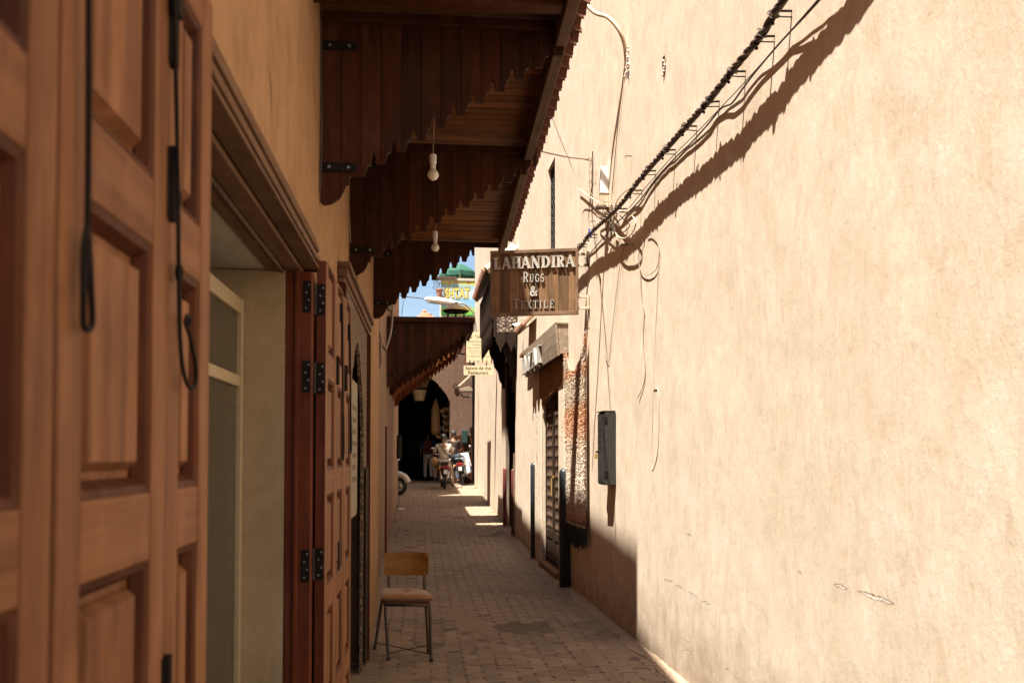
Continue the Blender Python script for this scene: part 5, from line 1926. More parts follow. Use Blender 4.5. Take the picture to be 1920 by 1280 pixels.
hang('lampshade', 'cream flared lampshade hanging in the market mouth, the complete one lowest on the left', 'lampshade', 786, 741, 32.1, cone_shade(.27, .165, .36))
hang('lampshade', 'cream lampshade partly hidden under the orange scalloped canopy in the market mouth', 'lampshade', 790, 718, 32.6, cone_shade(.33, .20, .34))
hang('lampshade', 'pale triangular edge of a lampshade at the right haunch of the market arch', 'lampshade', 833, 718, 32.4, cone_shade(.10, .22, .36))


def pencil(g, p):
    q = MB(); q.lathe([(.01, .62), (.05, .55), (.15, .28), (.155, .26), (.16, -.2), (.17, -.45), (.13, -.62), (.02, -.63)], p, (0, 0, 1), 16); q.build('woven_body', M['straw'], g, smooth=True)
    q = MB(); q.tube([p + Vector((0, 0, .62)), p + Vector((.01, 0, .95))], .008, 6); q.build('cord', M['cable'], g)


hang('straw_lantern', 'tall straw lantern shaped like a pencil hanging in the market mouth', 'lantern', 817, 781, 32.2, pencil)


def bowl(r, h):
    def f(g, p):
        q = MB(); q.lathe([(r * .25, -h / 2), (r * .8, -h * .3), (r, h * .15), (r * 1.02, h / 2), (r * .94, h / 2), (r * .7, -h * .15)], p, (0, -.5, .6), 16); q.build('woven_bowl', M['straw'], g, smooth=True)
        q = MB(); q.ring(p + Vector((0, -.5, .6)).normalized() * h / 2, (0, -.5, .6), r, .014, 18, 6); q.build('rim', M['tile_pale'], g)
    return f


hang('basket', 'round straw basket hanging under the straw lantern', 'basket', 821, 806, 32.2, bowl(.11, .16), 'straw baskets hung on the market pier')
hang('basket', 'round straw basket just above the rider\'s head', 'basket', 823, 818, 32.2, bowl(.115, .14), 'straw baskets hung on the market pier')
hang('basket', 'upper straw basket on the market pier right of the lantern', 'basket', 836, 780, 32.0, bowl(.13, .2), 'straw baskets hung on the market pier')
hang('basket', 'middle straw basket on the market pier right of the lantern', 'basket', 838, 794, 32.0, bowl(.13, .18), 'straw baskets hung on the market pier')
hang('basket', 'large lower straw basket on the market pier above the parked motorbike', 'basket', 837, 806, 32.0, bowl(.15, .22), 'straw baskets hung on the market pier')


def fan(g, p):
    for k in range(7):
        a = R_(-60 + k * 20)
        q = MB(); q.prism([(-.02, 0), (.02, 0), (.035, .2), (0, .27), (-.035, .2)], p, (math.cos(a), 0, -math.sin(a)), (math.sin(a), 0, math.cos(a)), (0, .01, 0)); q.build('leaf', M['straw'], g)


hang('palm_fan', 'spread palm leaf fan on the market pier above the baskets', 'fan', 837, 776, 31.8, fan)
q = MB(); a, b = atY(866, 831, 30.96), atY(877, 806, 30.96); q.box(a.x, b.x, 30.88, 30.965, a.z, b.z)
gb = empty('green_cabinet', (a.x, 30.9, a.z), 'dark green utility cabinet on the pink wall right of the market arch', 'cabinet')
q.build('case', plain('dark_green_paint', (.012, .04, .035), .5), gb, bevel=.01)
q = MB(); q.box(a.x + .02, b.x - .02, 30.868, 30.8795, a.z + .03, b.z - .03); q.build('lid', bpy.data.materials['dark_green_paint'], gb, bevel=.004)

# bracket lamp on the pink wall
g = empty('wall_lamp', atY(872, 742, 30.6), 'old hooded wall lamp with a diagonal strut on the pink wall by the market arch', 'lamp')
T = lambda x, y, Y=30.4: atY(x, y, Y)
q = MB(); q.beam(T(860, 725), T(882, 705, 30.6), .16, .05); q.build('awning_arm', M['grey_wood'], g)
q = MB(); q.prism([(0, 0), (.40, .0), (.40, .06), (.30, .16), (0, .09)], T(862, 735, 30.7), (1, 0, 0), (0, 0, 1), (0, -.5, 0)); q.build('hood', M['grey_wood'], g, bevel=.01)
q = MB(); q.tube(path([T(863, 736), T(868, 743), T(876, 744), T(883, 742)], 5), .018, 6); q.build('strap', M['iron'], g)
q = MB(); q.ball(T(882, 741, 30.3), .06, 10, 6); q.build('lamp_glass', M['bulb'], g, smooth=True)
q = MB(); q.ring(T(854, 724, 30.95), (0, 1, 0), .07, .015, 14, 6); q.build('iron_ring', M['iron'], g)

# ------------------------------------------------------------ rooftop terrace, parasols and billboard
def parasol(label, px, ptop, pbot, Y, rpx):
    a, b = atY(px, ptop, Y), atY(px, pbot, Y)
    r = rpx * Y / F
    h = a.z - b.z
    g = empty('parasol', (a.x, Y, b.z - 1.5), label, 'parasol', 'green parasols on the roof terrace')
    n = 8
    prof = [(.02, h), (r * .45, h * .86), (r * .85, h * .56), (r, h * .36)]
    mb = MB()
    ctr = Vector((a.x, Y, b.z))
    for (rr, z) in prof:
        for k in range(n * 2):
            an = math.pi * k / n
            s = 1.0 if k % 2 == 0 else .955
            mb.v.append(ctr + Vector((rr * s * math.cos(an), rr * s * math.sin(an), z - (0 if k % 2 == 0 else .02))))
    for k in range(n * 2):
        an = math.pi * k / n
        s = 1.0 if k % 2 == 0 else .955
        mb.v.append(ctr + Vector((r * s * math.cos(an), r * s * math.sin(an), (0.0 if k % 2 else .05))))
    for j in range(4):
        for k in range(n * 2):
            mb.f.append((j * 2 * n + k, j * 2 * n + (k + 1) % (2 * n), (j + 1) * 2 * n + (k + 1) % (2 * n), (j + 1) * 2 * n + k))
    mb.build('canopy_cloth', M['green_cloth'], g)
    q = MB(); q.tube([ctr + Vector((0, 0, h)), ctr + Vector((0, 0, -1.5))], .05, 8); q.build('pole', M['pvc'], g)
    for k in range(n):
        an = math.pi * 2 * k / n
        q = MB(); q.tube([ctr + Vector((0, 0, h * .4)), ctr + Vector((r * .95 * math.cos(an), r * .95 * math.sin(an), h * .34))], .018, 5); q.build('rib', M['grey_wood'], g)


parasol('dark green parasol on the roof terrace, the large one above the billboard', 862, 495, 521, 47, 31)
parasol('dark green parasol on the roof terrace, partly behind the scalloped board', 835, 506, 522, 45, 12)
q = MB(); q.box(atY(828, 600, 45.2).x, 5.5, 45.2, 50, .2, 9.9)
tag(q.build('terrace_building', M['plaster_far']), 'flat roofed terrace building carrying parasols and a painted billboard beyond the market', 'building')
q = MB(); q.box(atY(838, 500, 48.5).x, 5.4, 48.5, 49.5, 9.902, 10.75); tag(q.build('terrace_shade_band', M['green_cloth']), 'dark green band added for the shade on the roof terrace under the parasols', 'shade band')  # dark sheet standing in for the shade beneath the parasols


def billboard():
    Y = 44.8
    A, B = atY(827, 590, Y), atY(890, 527, Y)
    g = empty('painted_billboard', (A.x, Y, A.z), 'bright painted billboard with yellow graffiti letters SHTAT on blue', 'billboard')
    k = (B.x - A.x) / 63
    t = NT('billboard_paint')
    v = t.mapped((1, 1, 1))
    sp = t.n('ShaderNodeSeparateXYZ'); t.l(v, sp.inputs[0])
    nz = t.noise(v, 2.2, 4, .6, .8)
    h = t.math('ADD', t.math('DIVIDE', sp.outputs['Z'], 63 * k), t.math('MULTIPLY', t.math('SUBTRACT', nz, .5), .22))
    col = t.ramp(h, [(.05, (.10, .38, .04)), (.18, (.30, .50, .05)), (.30, (.22, .42, .55)), (.42, (.20, .40, .58)), (.55, (.42, .55, .62)), (.70, (.50, .62, .66)), (.86, (.26, .42, .52)), (.93, (.45, .48, .10)), (.97, (.60, .50, .10))])
    col = t.mix(col, (.55, .20, .04), t.rng(t.noise(v, 1.6, 2, .5), .60, .66, 0, .75))
    t.out(col, .6)
    q = MB(); q.box(A.x, B.x + .3, Y, Y + .08, A.z, B.z); q.build('panel', t.m, g)
    q = MB(); q.box(A.x - .03, B.x + .33, Y - .03, Y + .1, B.z + .005, B.z + .12); q.build('top_rail', M['tile_pale'], g)
    ye = plain('yellow_paint', (.66, .50, .12), .6); gr = plain('olive_outline_paint', (.26, .24, .06), .6)
    c = Vector((A.x + 30 * k, Y - .004, A.z + 40 * k))
    flat_text(g, 'SHTAT', c, (1, 0, .03), (0, 0, 1), (0, -1, 0), 20 * k, gr, 'letter_outline', .09, 50 * k, .002)
    flat_text(g, 'SHTAT', c, (1, 0, .03), (0, 0, 1), (0, -1, 0), 18 * k, ye, 'letter_shape', .035, 46 * k, .008)


billboard()

# flower pots hung at the terrace edge
g = empty('hanging_planter', atY(822, 548, 44.6), 'terracotta planter with grey foliage hanging at the terrace edge left of the billboard', 'planter')
c = atY(824, 549, 44.6)
q = MB(); q.lathe([(.10, -.2), (.16, .12), (.18, .13), (.18, .18), (.15, .18)], c, (0, 0, 1), 12); q.build('pot', M['red_wall'], g)
q = MB()
for i in range(160):
    p = c + Vector((rnd.gauss(-.06, .16), rnd.gauss(0, .1), .25 + rnd.gauss(.18, .2)))
    d = Vector((rnd.uniform(-1, 1), rnd.uniform(-1, 1), rnd.uniform(-1, 1))).normalized() * .045
    e = d.orthogonal().normalized() * .02
    q.add([p - d, p + e, p + d, p - e], [(0, 1, 2, 3)])
tag(link(rawmesh(q, 'foliage'), 'foliage', plain('grey_green_leaf', (.07, .085, .08), .7, 0, .4), g), kind='stuff')
q = MB(); q.box(A_.x, A_.x + 1.2, 44.7, 45.15, A_.z - .12, A_.z) if (A_ := atY(809, 519, 44.9)) else 0
tag(q.build('terrace_shelf', M['canopy_beam']), 'thin wooden shelf at the terrace edge under the small parasol', 'shelf')

# stepped red building on the skyline
def red_house():
    Y = 80
    P = lambda x, y: atY(x, y, Y)
    g = empty('red_house', (P(810, 600).x, Y, 0), 'distant red earth building with a stepped top on the skyline', 'building')
    z = lambda y: P(800, y).z
    x = lambda p: P(p, 600).x
    for i, (a, b, t_) in enumerate(((781, 815, 592), (786, 811, 588), (789, 806, 584), (792, 800, 577.5), (816, 832, 590))):
        q = MB(); q.box(x(a), x(b), Y + i * .3, Y + 4 - i * .3, .2, z(t_)); q.build('block', M['red_wall'], g, bevel=.08)
    for (a, y) in ((795, 581), (803, 589), (807, 587), (822, 592.5)):
        q = MB(); q.box(x(a), x(a + 1.5), Y - .1 + (.9 if a == 795 else .25), Y + .95, z(y + 1.5), z(y)); q.build('window', M['dark'], g)


red_house()

# street lamp on a curved arm from the right hand wall, with its feeder wire
g = empty('street_lamp', atY(883, 590, 29.0), 'white street lamp on a curved arm reaching over the flat topped canopy', 'street lamp')
L = lambda x, y, Y=27.0: atY(x, y, Y)
q = MB(); q.tube(path([atX(889, 588, 1.76), L(880, 578, 27.6), L(870, 570), L(856, 567), L(845, 566)], 6), .026, 8); q.build('arm', M['pvc'], g, smooth=True)
c0, c1 = L(795, 560), L(856, 568)
d = (c1 - c0)
q = MB()
prof = [(.0, .012), (.06, .05), (.18, .085), (.5, .10), (.8, .085), (1.0, .045)]
q.lathe([(max(r_, .001), d.length * t_) for t_, r_ in prof], c0, d.normalized(), 14)
hd = q.build('lamp_head', M['white'], g, smooth=True)
q = MB(); q.beam(c0 + d * .1 + Vector((0, 0, -.085)), c0 + d * .9 + Vector((0, 0, -.085)), .12, .03); q.build('diffuser', M['pvc'], g)
q = MB(); q.ball(L(850, 568.5), .09, 10, 6, (1, 1, .6)); q.build('collar', M['pvc'], g)
wire('feeder_wire', 'thin dark wire running left from the street lamp head across the sky', [L(797, 560), L(780, 558), L(762, 556), L(742, 552)], .014, 'cable')
wire('mast_wire', 'fine dark wire slanting across the sky beside the left wall', [atY(757, 562, 24), atY(753, 590, 22)], .007, 'cable')

# brass domed lamp standing on the canopy
g = empty('domed_lamp', atY(855, 594, 15.2), 'brass domed lamp with short dark legs standing on the flat topped canopy', 'lamp')
Yl = 15.2
c = atY(855, 583, Yl); k = Yl / F
q = MB(); q.lathe([(25.5 * k, 0), (25 * k, 1.2 * k), (22 * k, 3 * k), (15 * k, 8 * k), (8 * k, 12 * k), (2 * k, 14.5 * k)], c, (0, 0, 1), 24); q.build('dome', M['brass'], g, smooth=True)
q = MB(); q.lathe([(20 * k, -3.5 * k), (24 * k, -.8 * k), (25 * k, -.2 * k), (10 * k, -.2 * k)], c, (0, 0, 1), 24); q.build('under_rim', M['iron'], g)
q = MB(); q.lathe([(2.2 * k, 14 * k), (1.6 * k, 16.5 * k), (.2 * k, 17.5 * k)], c, (0, 0, 1), 10); q.build('finial', M['iron'], g)
zt = 3.585 + .062
for dx, dy in ((-15, -.1), (14, -.1), (0, .12)):
    q = MB(); q.tube([c + Vector((dx * k, dy, -2 * k)), Vector((c.x + dx * k * 1.1, c.y + dy, zt))], 1.5 * k, 8); q.build('leg', M['iron'], g)

# ------------------------------------------------------------ pipe, cables on the left pier
g = empty('drainpipe', (-.42, 9.6, 0), 'grey plastic drainpipe with clips running down beside the pitted pier on the left', 'pipe')
PXp, PYp = -.452, 9.52
q = MB(); q.tube([(PXp, PYp, .0), (PXp, PYp, 2.62)], .038, 14); q.build('pipe', M['pvc'], g, smooth=True)
q = MB(); q.tube([(PXp, PYp, 2.60), (PXp, PYp, 3.6)], .044, 14); q.build('upper_pipe', M['tile_red'], g, smooth=True)
q = MB(); q.tube([(PXp, PYp, 2.56), (PXp, PYp, 2.68)], .048, 14); q.build('coupling', M['pvc'], g)
for z in (.5, 1.05, 1.6, 2.2):
    q = MB(); q.ring((PXp, PYp, z), (0, 0, 1), .040, .006, 16, 6); q.build('clip', M['pvc'], g)
def lw(x, y, Y, o=.0): return atY(x, y, Y)
wire('loose_cable', 'pale cable sagging from the roof edge to the drainpipe on the left', [lw(735, 560, 10.5), lw(736, 590, 10.4), lw(733, 622, 10.2), lw(727, 645, 10.0), lw(722, 656, 9.8), lw(715, 640, 9.6), lw(711, 622, 9.45)], .011, 'cable_grey', cat='cable')
wire('loose_cable', 'dark cable crossing from the drainpipe to the pale hanging cable', [lw(711, 640, 9.4), lw(717, 648, 9.5), lw(724, 655, 9.7)], .010, 'cable', cat='cable')
wire('loose_cable', 'frayed brown cable end hanging over the drainpipe', [lw(713, 640, 9.42), lw(714, 662, 9.4), lw(714, 680, 9.38), lw(708, 695, 9.36)], .016, 'cable_grey', cat='cable')
wire('loose_cable', 'knotted cable bunch beside the wall above the flat topped canopy', [lw(729, 562, 13.5), lw(732, 572, 13.6), lw(727, 578, 13.5), lw(735, 585, 13.6), lw(730, 594, 13.6)], .014, 'cable', cat='cable')
q = MB(); q.tube([(-.50, 14.2, .02), (-.50, 14.2, 1.95)], .018, 8)
tag(q.build('red_strip', M['red_paint']), 'dark red vertical strip on the left wall beyond the drainpipe', 'pipe')
q = MB(); a, b = atY(744.5, 860, 21.9), atY(752.5, 816, 21.9); q.box(-.528, b.x, 21.8, 22.1, a.z, b.z)
gq = empty('wall_box', (-.5, 21.9, a.z), 'black box on the corner of the left wall above the parked scooter', 'box')
q.build('case', M['iron'], gq, bevel=.012)
q = MB(); q.box(-.50, b.x - .02, 21.786, 21.799, a.z + .05, b.z - .05); q.build('lid', M['iron_grey'], gq, bevel=.004)
# a narrow slot and small vent on the left wall
q = MB(); q.slabL(6.1, 6.16, .0006, .004, 2.62, 2.79); tag(q.build('wall_slot', M['plaster_brown'], bpy.data.objects['shop_building']), None)
wire('wall_wire', 'thin wire running down the ochre wall below the second scalloped board', [lp(5.35, .012, 2.9), lp(5.6, .008, 2.60), lp(5.35, .006, 2.42), lp(5.1, .006, 2.22)], .0035, 'cable_grey')
wire('wall_wire', 'thin wire following the corner of the ochre wall beside the first scalloped board', [lp(3.96, .008, 3.45), lp(3.975, .006, 3.1), lp(3.98, .010, 2.9), lp(3.975, .006, 2.62)], .004, 'cable')
# ================================================================== CHAIR, MOTORBIKES, PEOPLE
def chair():
    NL, NR, FL, FR = atG(728.5, 1238), atG(808.5, 1240), atG(702.5, 1217), atG(803.5, 1222)
    ctr = (NL + NR + FL + FR) / 4
    g = empty('chair', ctr, 'worn school chair with a padded tan seat and bent plywood back standing on the paving', 'chair')
    mt = plain('worn_tube_steel', (.085, .065, .05), .45, .5, .3, .15)
    zs = .405
    # seat corners
    sNL, sNR = atY(722, 1146, NL.y + .02), atY(806, 1146, NR.y + .02)
    sNL.z = sNR.z = zs
    sFL, sFR = atY(717, 1120, FL.y - .03), atY(798, 1120, FR.y - .03)
    sFL.z = sFR.z = zs
    top = {}
    for nm, a, b in (('near_left', sNL, NL), ('near_right', sNR, NR), ('far_left', sFL, FL), ('far_right', sFR, FR)):
        b = b.copy(); b.z = .003
        bend = a + (b - a).normalized() * .05 + Vector((0, 0, 0))
        q = MB(); q.tube(path([a + (ctr - a) * .10 + Vector((0, 0, .045)) - Vector((0, 0, ctr.z)) * 0 if False else Vector((a.x * .96 + ctr.x * .04, a.y * .96 + ctr.y * .04, zs + .004)), bend, b.lerp(bend, .5), b], 5), .0115, 10)
        lg = q.build('leg', mt, g, smooth=True)
        q = MB(); q.lathe([(.014, 0), (.0145, .02), (.012, .026)], b - Vector((0, 0, .002)), (0, 0, 1), 10); q.build('foot_cap', M['rubber'], lg)
        top[nm] = (a, b)
    # rails under the seat
    for a, b in ((sNL, sNR), (sFL, sFR), (sNL, sFL), (sNR, sFR)):
        q = MB(); q.tube([a, b], .010, 8); q.build('seat_rail', mt, g, smooth=True)
    # crossed wire braces
    for a, b in ((top['far_left'], top['near_right']), (top['near_left'], top['far_right'])):
        A, B = a[1].lerp(a[0], .13), b[1].lerp(b[0], .13)
        q = MB(); q.tube([A, B], .0035, 6); q.build('cross_brace', M['iron'], g)
    # plywood under the cushion
    q = MB(); q.hexa([Vector((p.x, p.y, zs + .011)) for p in (sNL, sNR, sFR, sFL)] + [Vector((p.x, p.y, zs + .022)) for p in (sNL, sNR, sFR, sFL)]); q.build('seat_board', M['door'], g)
    # cushion: soft pillow with corner pinch and a puckered middle
    u0 = sNL + Vector((-.035, -.035, 0)); u1 = sNR + Vector((.035, -.03, 0)); v0 = sFL + Vector((-.03, .02, 0)); v1 = sFR + Vector((.005, .03, 0))
    N = 22
    mb = MB()
    for side in (1, -1):
        for j in range(N + 1):
            for i in range(N + 1):
                s, t = i / N, j / N
                e = (1 - (2 * s - 1) ** 6) * (1 - (2 * t - 1) ** 6)
                pin = 1 - .045 * (1 - abs(2 * s - 1) ** 2) * abs(2 * t - 1) ** 4 - .0
                p = (u0.lerp(u1, s)).lerp(v0.lerp(v1, s), t)
                cc = (u0 + u1 + v0 + v1) / 4
                p = cc + (p - cc) * pin
                th = .031 * max(0, e) ** .42
                dip = .017 * math.exp(-(((s - .5) / .10) ** 2 + ((t - .55) / .12) ** 2)) + .008 * math.exp(-((s - .5) / .05) ** 2) * e
                wr = .004 * noise.noise((s * 7, t * 7, 1)) * e
                p.z = zs + .054 + side * th - (dip if side > 0 else 0) + wr
                mb.v.append(p)
    K = (N + 1) ** 2
    for j in range(N):
        for i in range(N):
            a = j * (N + 1) + i
            mb.f.append((a, a + 1, a + N + 2, a + N + 1)); mb.f.append((K + a, K + a + N + 1, K + a + N + 2, K + a + 1))
    t = NT('tan_velour'); v = t.mapped((1, 1, 1))
    t.out(t.ramp(t.noise(v, 14, 6, .7), [(.3, (.23, .108, .038)), (.55, (.31, .155, .060)), (.75, (.37, .20, .085))]), .95, t.bump(t.noise(v, 120, 3), .3, .004), Sheen_Weight=.3)
    mb.build('cushion', t.m, g, smooth=True)
    for p in (u0, u1, v0, v1):
        d = (p - ctr); d.z = 0; d.normalize()
        q = MB(); q.tube([Vector((p.x, p.y, zs + .05)), Vector((p.x, p.y, zs + .044)) + d * .016], .004, 6); q.build('cushion_tie', t.m, g)
    # back posts and bent plywood back
    bY = (FL.y + FR.y) / 2
    for px in (729.5, 796):
        base = atY(px, 1121, bY - .02); base.z = zs
        tp = atY(px - 1, 1055, bY + .02)
        q = MB(); q.tube([base, base.lerp(tp, .5), tp], .010, 8); q.build('back_post', mt, g, smooth=True)
    A, B = atY(720, 1077, bY), atY(803, 1079, bY)
    zt = atY(760, 1036, bY).z; zb = atY(760, 1077, bY).z
    nU, nV = 18, 6
    mb = MB()
    for th in (0, .010):
        for j in range(nV + 1):
            for i in range(nU + 1):
                s, t_ = i / nU, j / nV
                x = A.x + (B.x - A.x) * s
                inset = .008 * (abs(2 * t_ - 1) ** 4)
                x = (A.x + B.x) / 2 + (x - (A.x + B.x) / 2) * (1 - inset * 4)
                y = bY - .022 + .030 * (1 - (2 * s - 1) ** 2) + th + .012 * t_
                z = zb + (zt - zb) * t_ + .006 * (1 - (2 * s - 1) ** 2) * (1 if t_ > .5 else -1) * abs(2 * t_ - 1)
                mb.v.append(Vector((x, y, z)))
    K = (nU + 1) * (nV + 1)
    for j in range(nV):
        for i in range(nU):
            a = j * (nU + 1) + i
            mb.f.append((a, a + 1, a + nU + 2, a + nU + 1)); mb.f.append((K + a, K + a + nU + 1, K + a + nU + 2, K + a + 1))
    rim = [i for i in range(nU + 1)] + [j * (nU + 1) + nU for j in range(1, nV + 1)] + [nV * (nU + 1) + i for i in range(nU - 1, -1, -1)] + [j * (nU + 1) for j in range(nV - 1, 0, -1)]
    for a, b in zip(rim, rim[1:] + rim[:1]): mb.f.append((a, K + a, K + b, b))
    ply = wood('honey_plywood', (.16, .065, .014), (.29, .135, .032), 'x', .4, .7, .1, .05)
    bk = mb.build('back_board', ply, g, smooth=False)
    q = MB(); q.box(B.x - .030, B.x - .004, bY - .0205, bY - .0085, zt - .035, zt + .001); q.build('chipped_corner', M['orange_wood'], bk)
    for px in (730.5, 795.5):
        for py in (1064, 1074):
            p = atY(px, py, bY - .010)
            q = MB(); q.lathe([(.005, 0), (.003, .003)], p, (0, -1, 0), 8); q.build('rivet', M['steel'], bk)


chair()


def place(mb, M4):
    mb.v = [M4 @ p for p in mb.v]
    return mb


def wheel(root, c, ax, R, r, T, spokes=14, tyre='rubber'):
    q = MB(); q.ring(c, ax, R - r, r, 28, 10); w_ = place(q, T).build('wheel', M[tyre], root, smooth=True)
    q = MB(); q.ring(c, ax, R - 2.1 * r, r * .45, 28, 6); place(q, T).build('rim', M['chrome'], w_, smooth=True)
    q = MB()
    c, ax = Vector(c), Vector(ax)
    u = ax.orthogonal().normalized(); b = ax.cross(u)
    for k in range(spokes):
        a = 2 * math.pi * k / spokes
        q.tube([c + ax * (.03 if k % 2 else -.03), c + (u * math.cos(a) + b * math.sin(a)) * (R - 2 * r)], .006, 5)
    tag(place(q, T).build('spokes', M['chrome'], w_), kind='stuff')
    q = MB(); q.lathe([(.045, -.06), (.06, -.04), (.06, .04), (.045, .06)], c, ax, 12); place(q, T).build('hub', M['steel'], w_)
    return w_


M['red_lens'] = plain('red_tail_lens', (.22, .012, .008), .25, 0, .1)
M['amber_lens'] = plain('amber_lens', (.60, .18, .02), .25, 0, .1)
M['black_plastic'] = plain('black_plastic', (.02, .019, .018), .45, 0, .2)
M['plate'] = plain('number_plate_white', (.6, .6, .58), .5, 0, .05)


def motorbike(label, loc, heading, tank, parked=True):
    """light motorbike, built heading along +Y and turned"""
    g = empty('motorbike', loc, label, 'motorbike')
    T = Matrix.Translation(loc) @ Matrix.Rotation(heading, 4, 'Z') @ (Matrix.Rotation(R_(-6), 4, 'Y') if parked else Matrix.Identity(4))
    def P(fn, name, mat, parent=g, smooth=False, bevel=0.0):
        q = MB(); fn(q); return place(q, T).build(name, mat, parent, smooth=smooth, bevel=bevel)
    R = .29
    wheel(g, (0, -.60, R), (1, 0, 0), R, .045, T)
    wheel(g, (0, .64, R), (1, 0, 0), R, .040, T)
    P(lambda q: q.tube(path([(0, -.2, .42), (0, -.55, .66), (0, -.80, .56), (0, -.93, .42)], 6), [.06] * 19, 8), 'rear_mudguard', M['black_plastic'], smooth=True)
    P(lambda q: q.tube(path([(0, .40, .55), (0, .62, .63), (0, .86, .52)], 6), .055, 8), 'front_mudguard', tank, smooth=True)
    for s in (-1, 1):
        P(lambda q: q.tube([(s * .10, -.60, R), (s * .13, -.50, .72)], .022, 8), 'shock_absorber', M['chrome'])
        P(lambda q: q.tube([(s * .09, .64, R), (s * .09, .46, .95)], .022, 8), 'fork_tube', M['chrome'])
        P(lambda q: q.tube(path([(0, .42, .99), (s * .18, .40, 1.03), (s * .34, .30, 1.02)], 5), .013, 8), 'handlebar', M['chrome'], smooth=True)
        gp = P(lambda q: q.tube([(s * .28, .335, 1.02), (s * .36, .285, 1.02)], .018, 8), 'grip', M['black_plastic'])
        P(lambda q: q.tube([(s * .26, .36, 1.03), (s * .30, .36, 1.18)], .006, 6), 'mirror_stem', M['chrome'])
        P(lambda q: q.ball((s * .31, .36, 1.20), .05, 10, 6, (1, .3, .7)), 'mirror', M['chrome'], smooth=True)
        P(lambda q: q.ball((s * .17, -.86, .62), .032, 10, 6), 'turn_signal', M['amber_lens'], smooth=True)
        P(lambda q: q.tube([(s * .06, .1, .30), (s * .26, .1, .28)], .015, 6), 'footrest', M['black_plastic'])
        P(lambda q: q.prism([(-.52, .42), (-.15, .40), (-.05, .62), (-.30, .70), (-.62, .66)], (s * .115, 0, 0), (0, 1, 0), (0, 0, 1), (s * .03, 0, 0)), 'side_cover', tank, bevel=.012)
    P(lambda q: q.hexa([(-.11, -.75, .72), (.11, -.75, .72), (.09, .12, .70), (-.09, .12, .70), (-.10, -.78, .80), (.10, -.78, .80), (.08, .10, .77), (-.08, .10, .77)]), 'seat', M['black_plastic'], bevel=.025)
    P(lambda q: q.lathe([(.02, 0), (.10, .05), (.135, .18), (.13, .32), (.07, .42)], (0, .05, .78), (0, 1, .15), 14), 'tank', tank, smooth=True)
    P(lambda q: q.box(-.13, .13, -.02, .30, .22, .50), 'engine', M['steel'], bevel=.03)
    P(lambda q: q.tube(path([(.10, .2, .35), (.15, 0, .25), (.16, -.4, .28), (.17, -.80, .36)], 6), [.02] * 7 + [.038] * 12, 10), 'exhaust', M['chrome'], smooth=True)
    P(lambda q: q.ball((0, .58, .90), .095, 14, 8, (1, .8, 1)), 'headlight', M['chrome'], smooth=True)
    P(lambda q: q.box(-.10, .10, -.93, -.86, .60, .70), 'tail_light', M['red_lens'], bevel=.015)
    P(lambda q: q.box(-.055, .055, -.98, -.965, .45, .57), 'number_plate', M['plate'], bevel=.004)
    for a in (-.14, .14):
        P(lambda q: q.tube(path([(a, -.35, .80), (a, -.70, .84), (a * .8, -.92, .83)], 4), .012, 6), 'carrier_rail', M['chrome'], smooth=True)
    for y in (-.45, -.62, -.78, -.90):
        P(lambda q: q.tube([(-.135, y, .838), (.135, y, .838)], .008, 6), 'carrier_bar', M['chrome'])
    if parked:
        P(lambda q: q.tube([(-.08, .05, .30), (-.28, .0, .01)], .014, 6), 'side_stand', M['black_plastic'])
        P(lambda q: q.prism([(-.30, .55), (.30, .55), (.24, 1.0), (-.24, 1.0)], (0, .30, 0), (1, 0, 0), (0, 0, 1), (0, .03, 0)), 'leg_shield', M['white'], bevel=.012)
        P(lambda q: q.hexa([(.16, -.75, .34), (.29, -.75, .34), (.29, .3, .34), (.16, .3, .34), (.18, -.66, .78), (.28, -.66, .78), (.26, .2, .74), (.18, .2, .74)]), 'side_fairing', M['white'], bevel=.04)
    return g


def on_ground(px, py):
    z = .5
    for _ in range(8):
        p = atG(px, py, z); z = GZ(p.y)
    p.z = z + .005
    return p


red_tank = plain('dark_red_tank_paint', (.22, .03, .02), .3)
RB = Vector((.33, 27.2, GZ(27.2)))
RB = on_ground(833, 917); RB.y += .9; RB.z = GZ(RB.y) + .004
motorbike('light motorbike ridden away from the viewer towards the market arch', RB, R_(2), red_tank, False)
PB = on_ground(872, 909); PB.y += .95; PB.z = GZ(PB.y) + .004
motorbike('parked silver and white motorbike in the sun by the right wall corner', PB, R_(-6), plain('silver_paint', (.45, .45, .45), .3, .6), True)


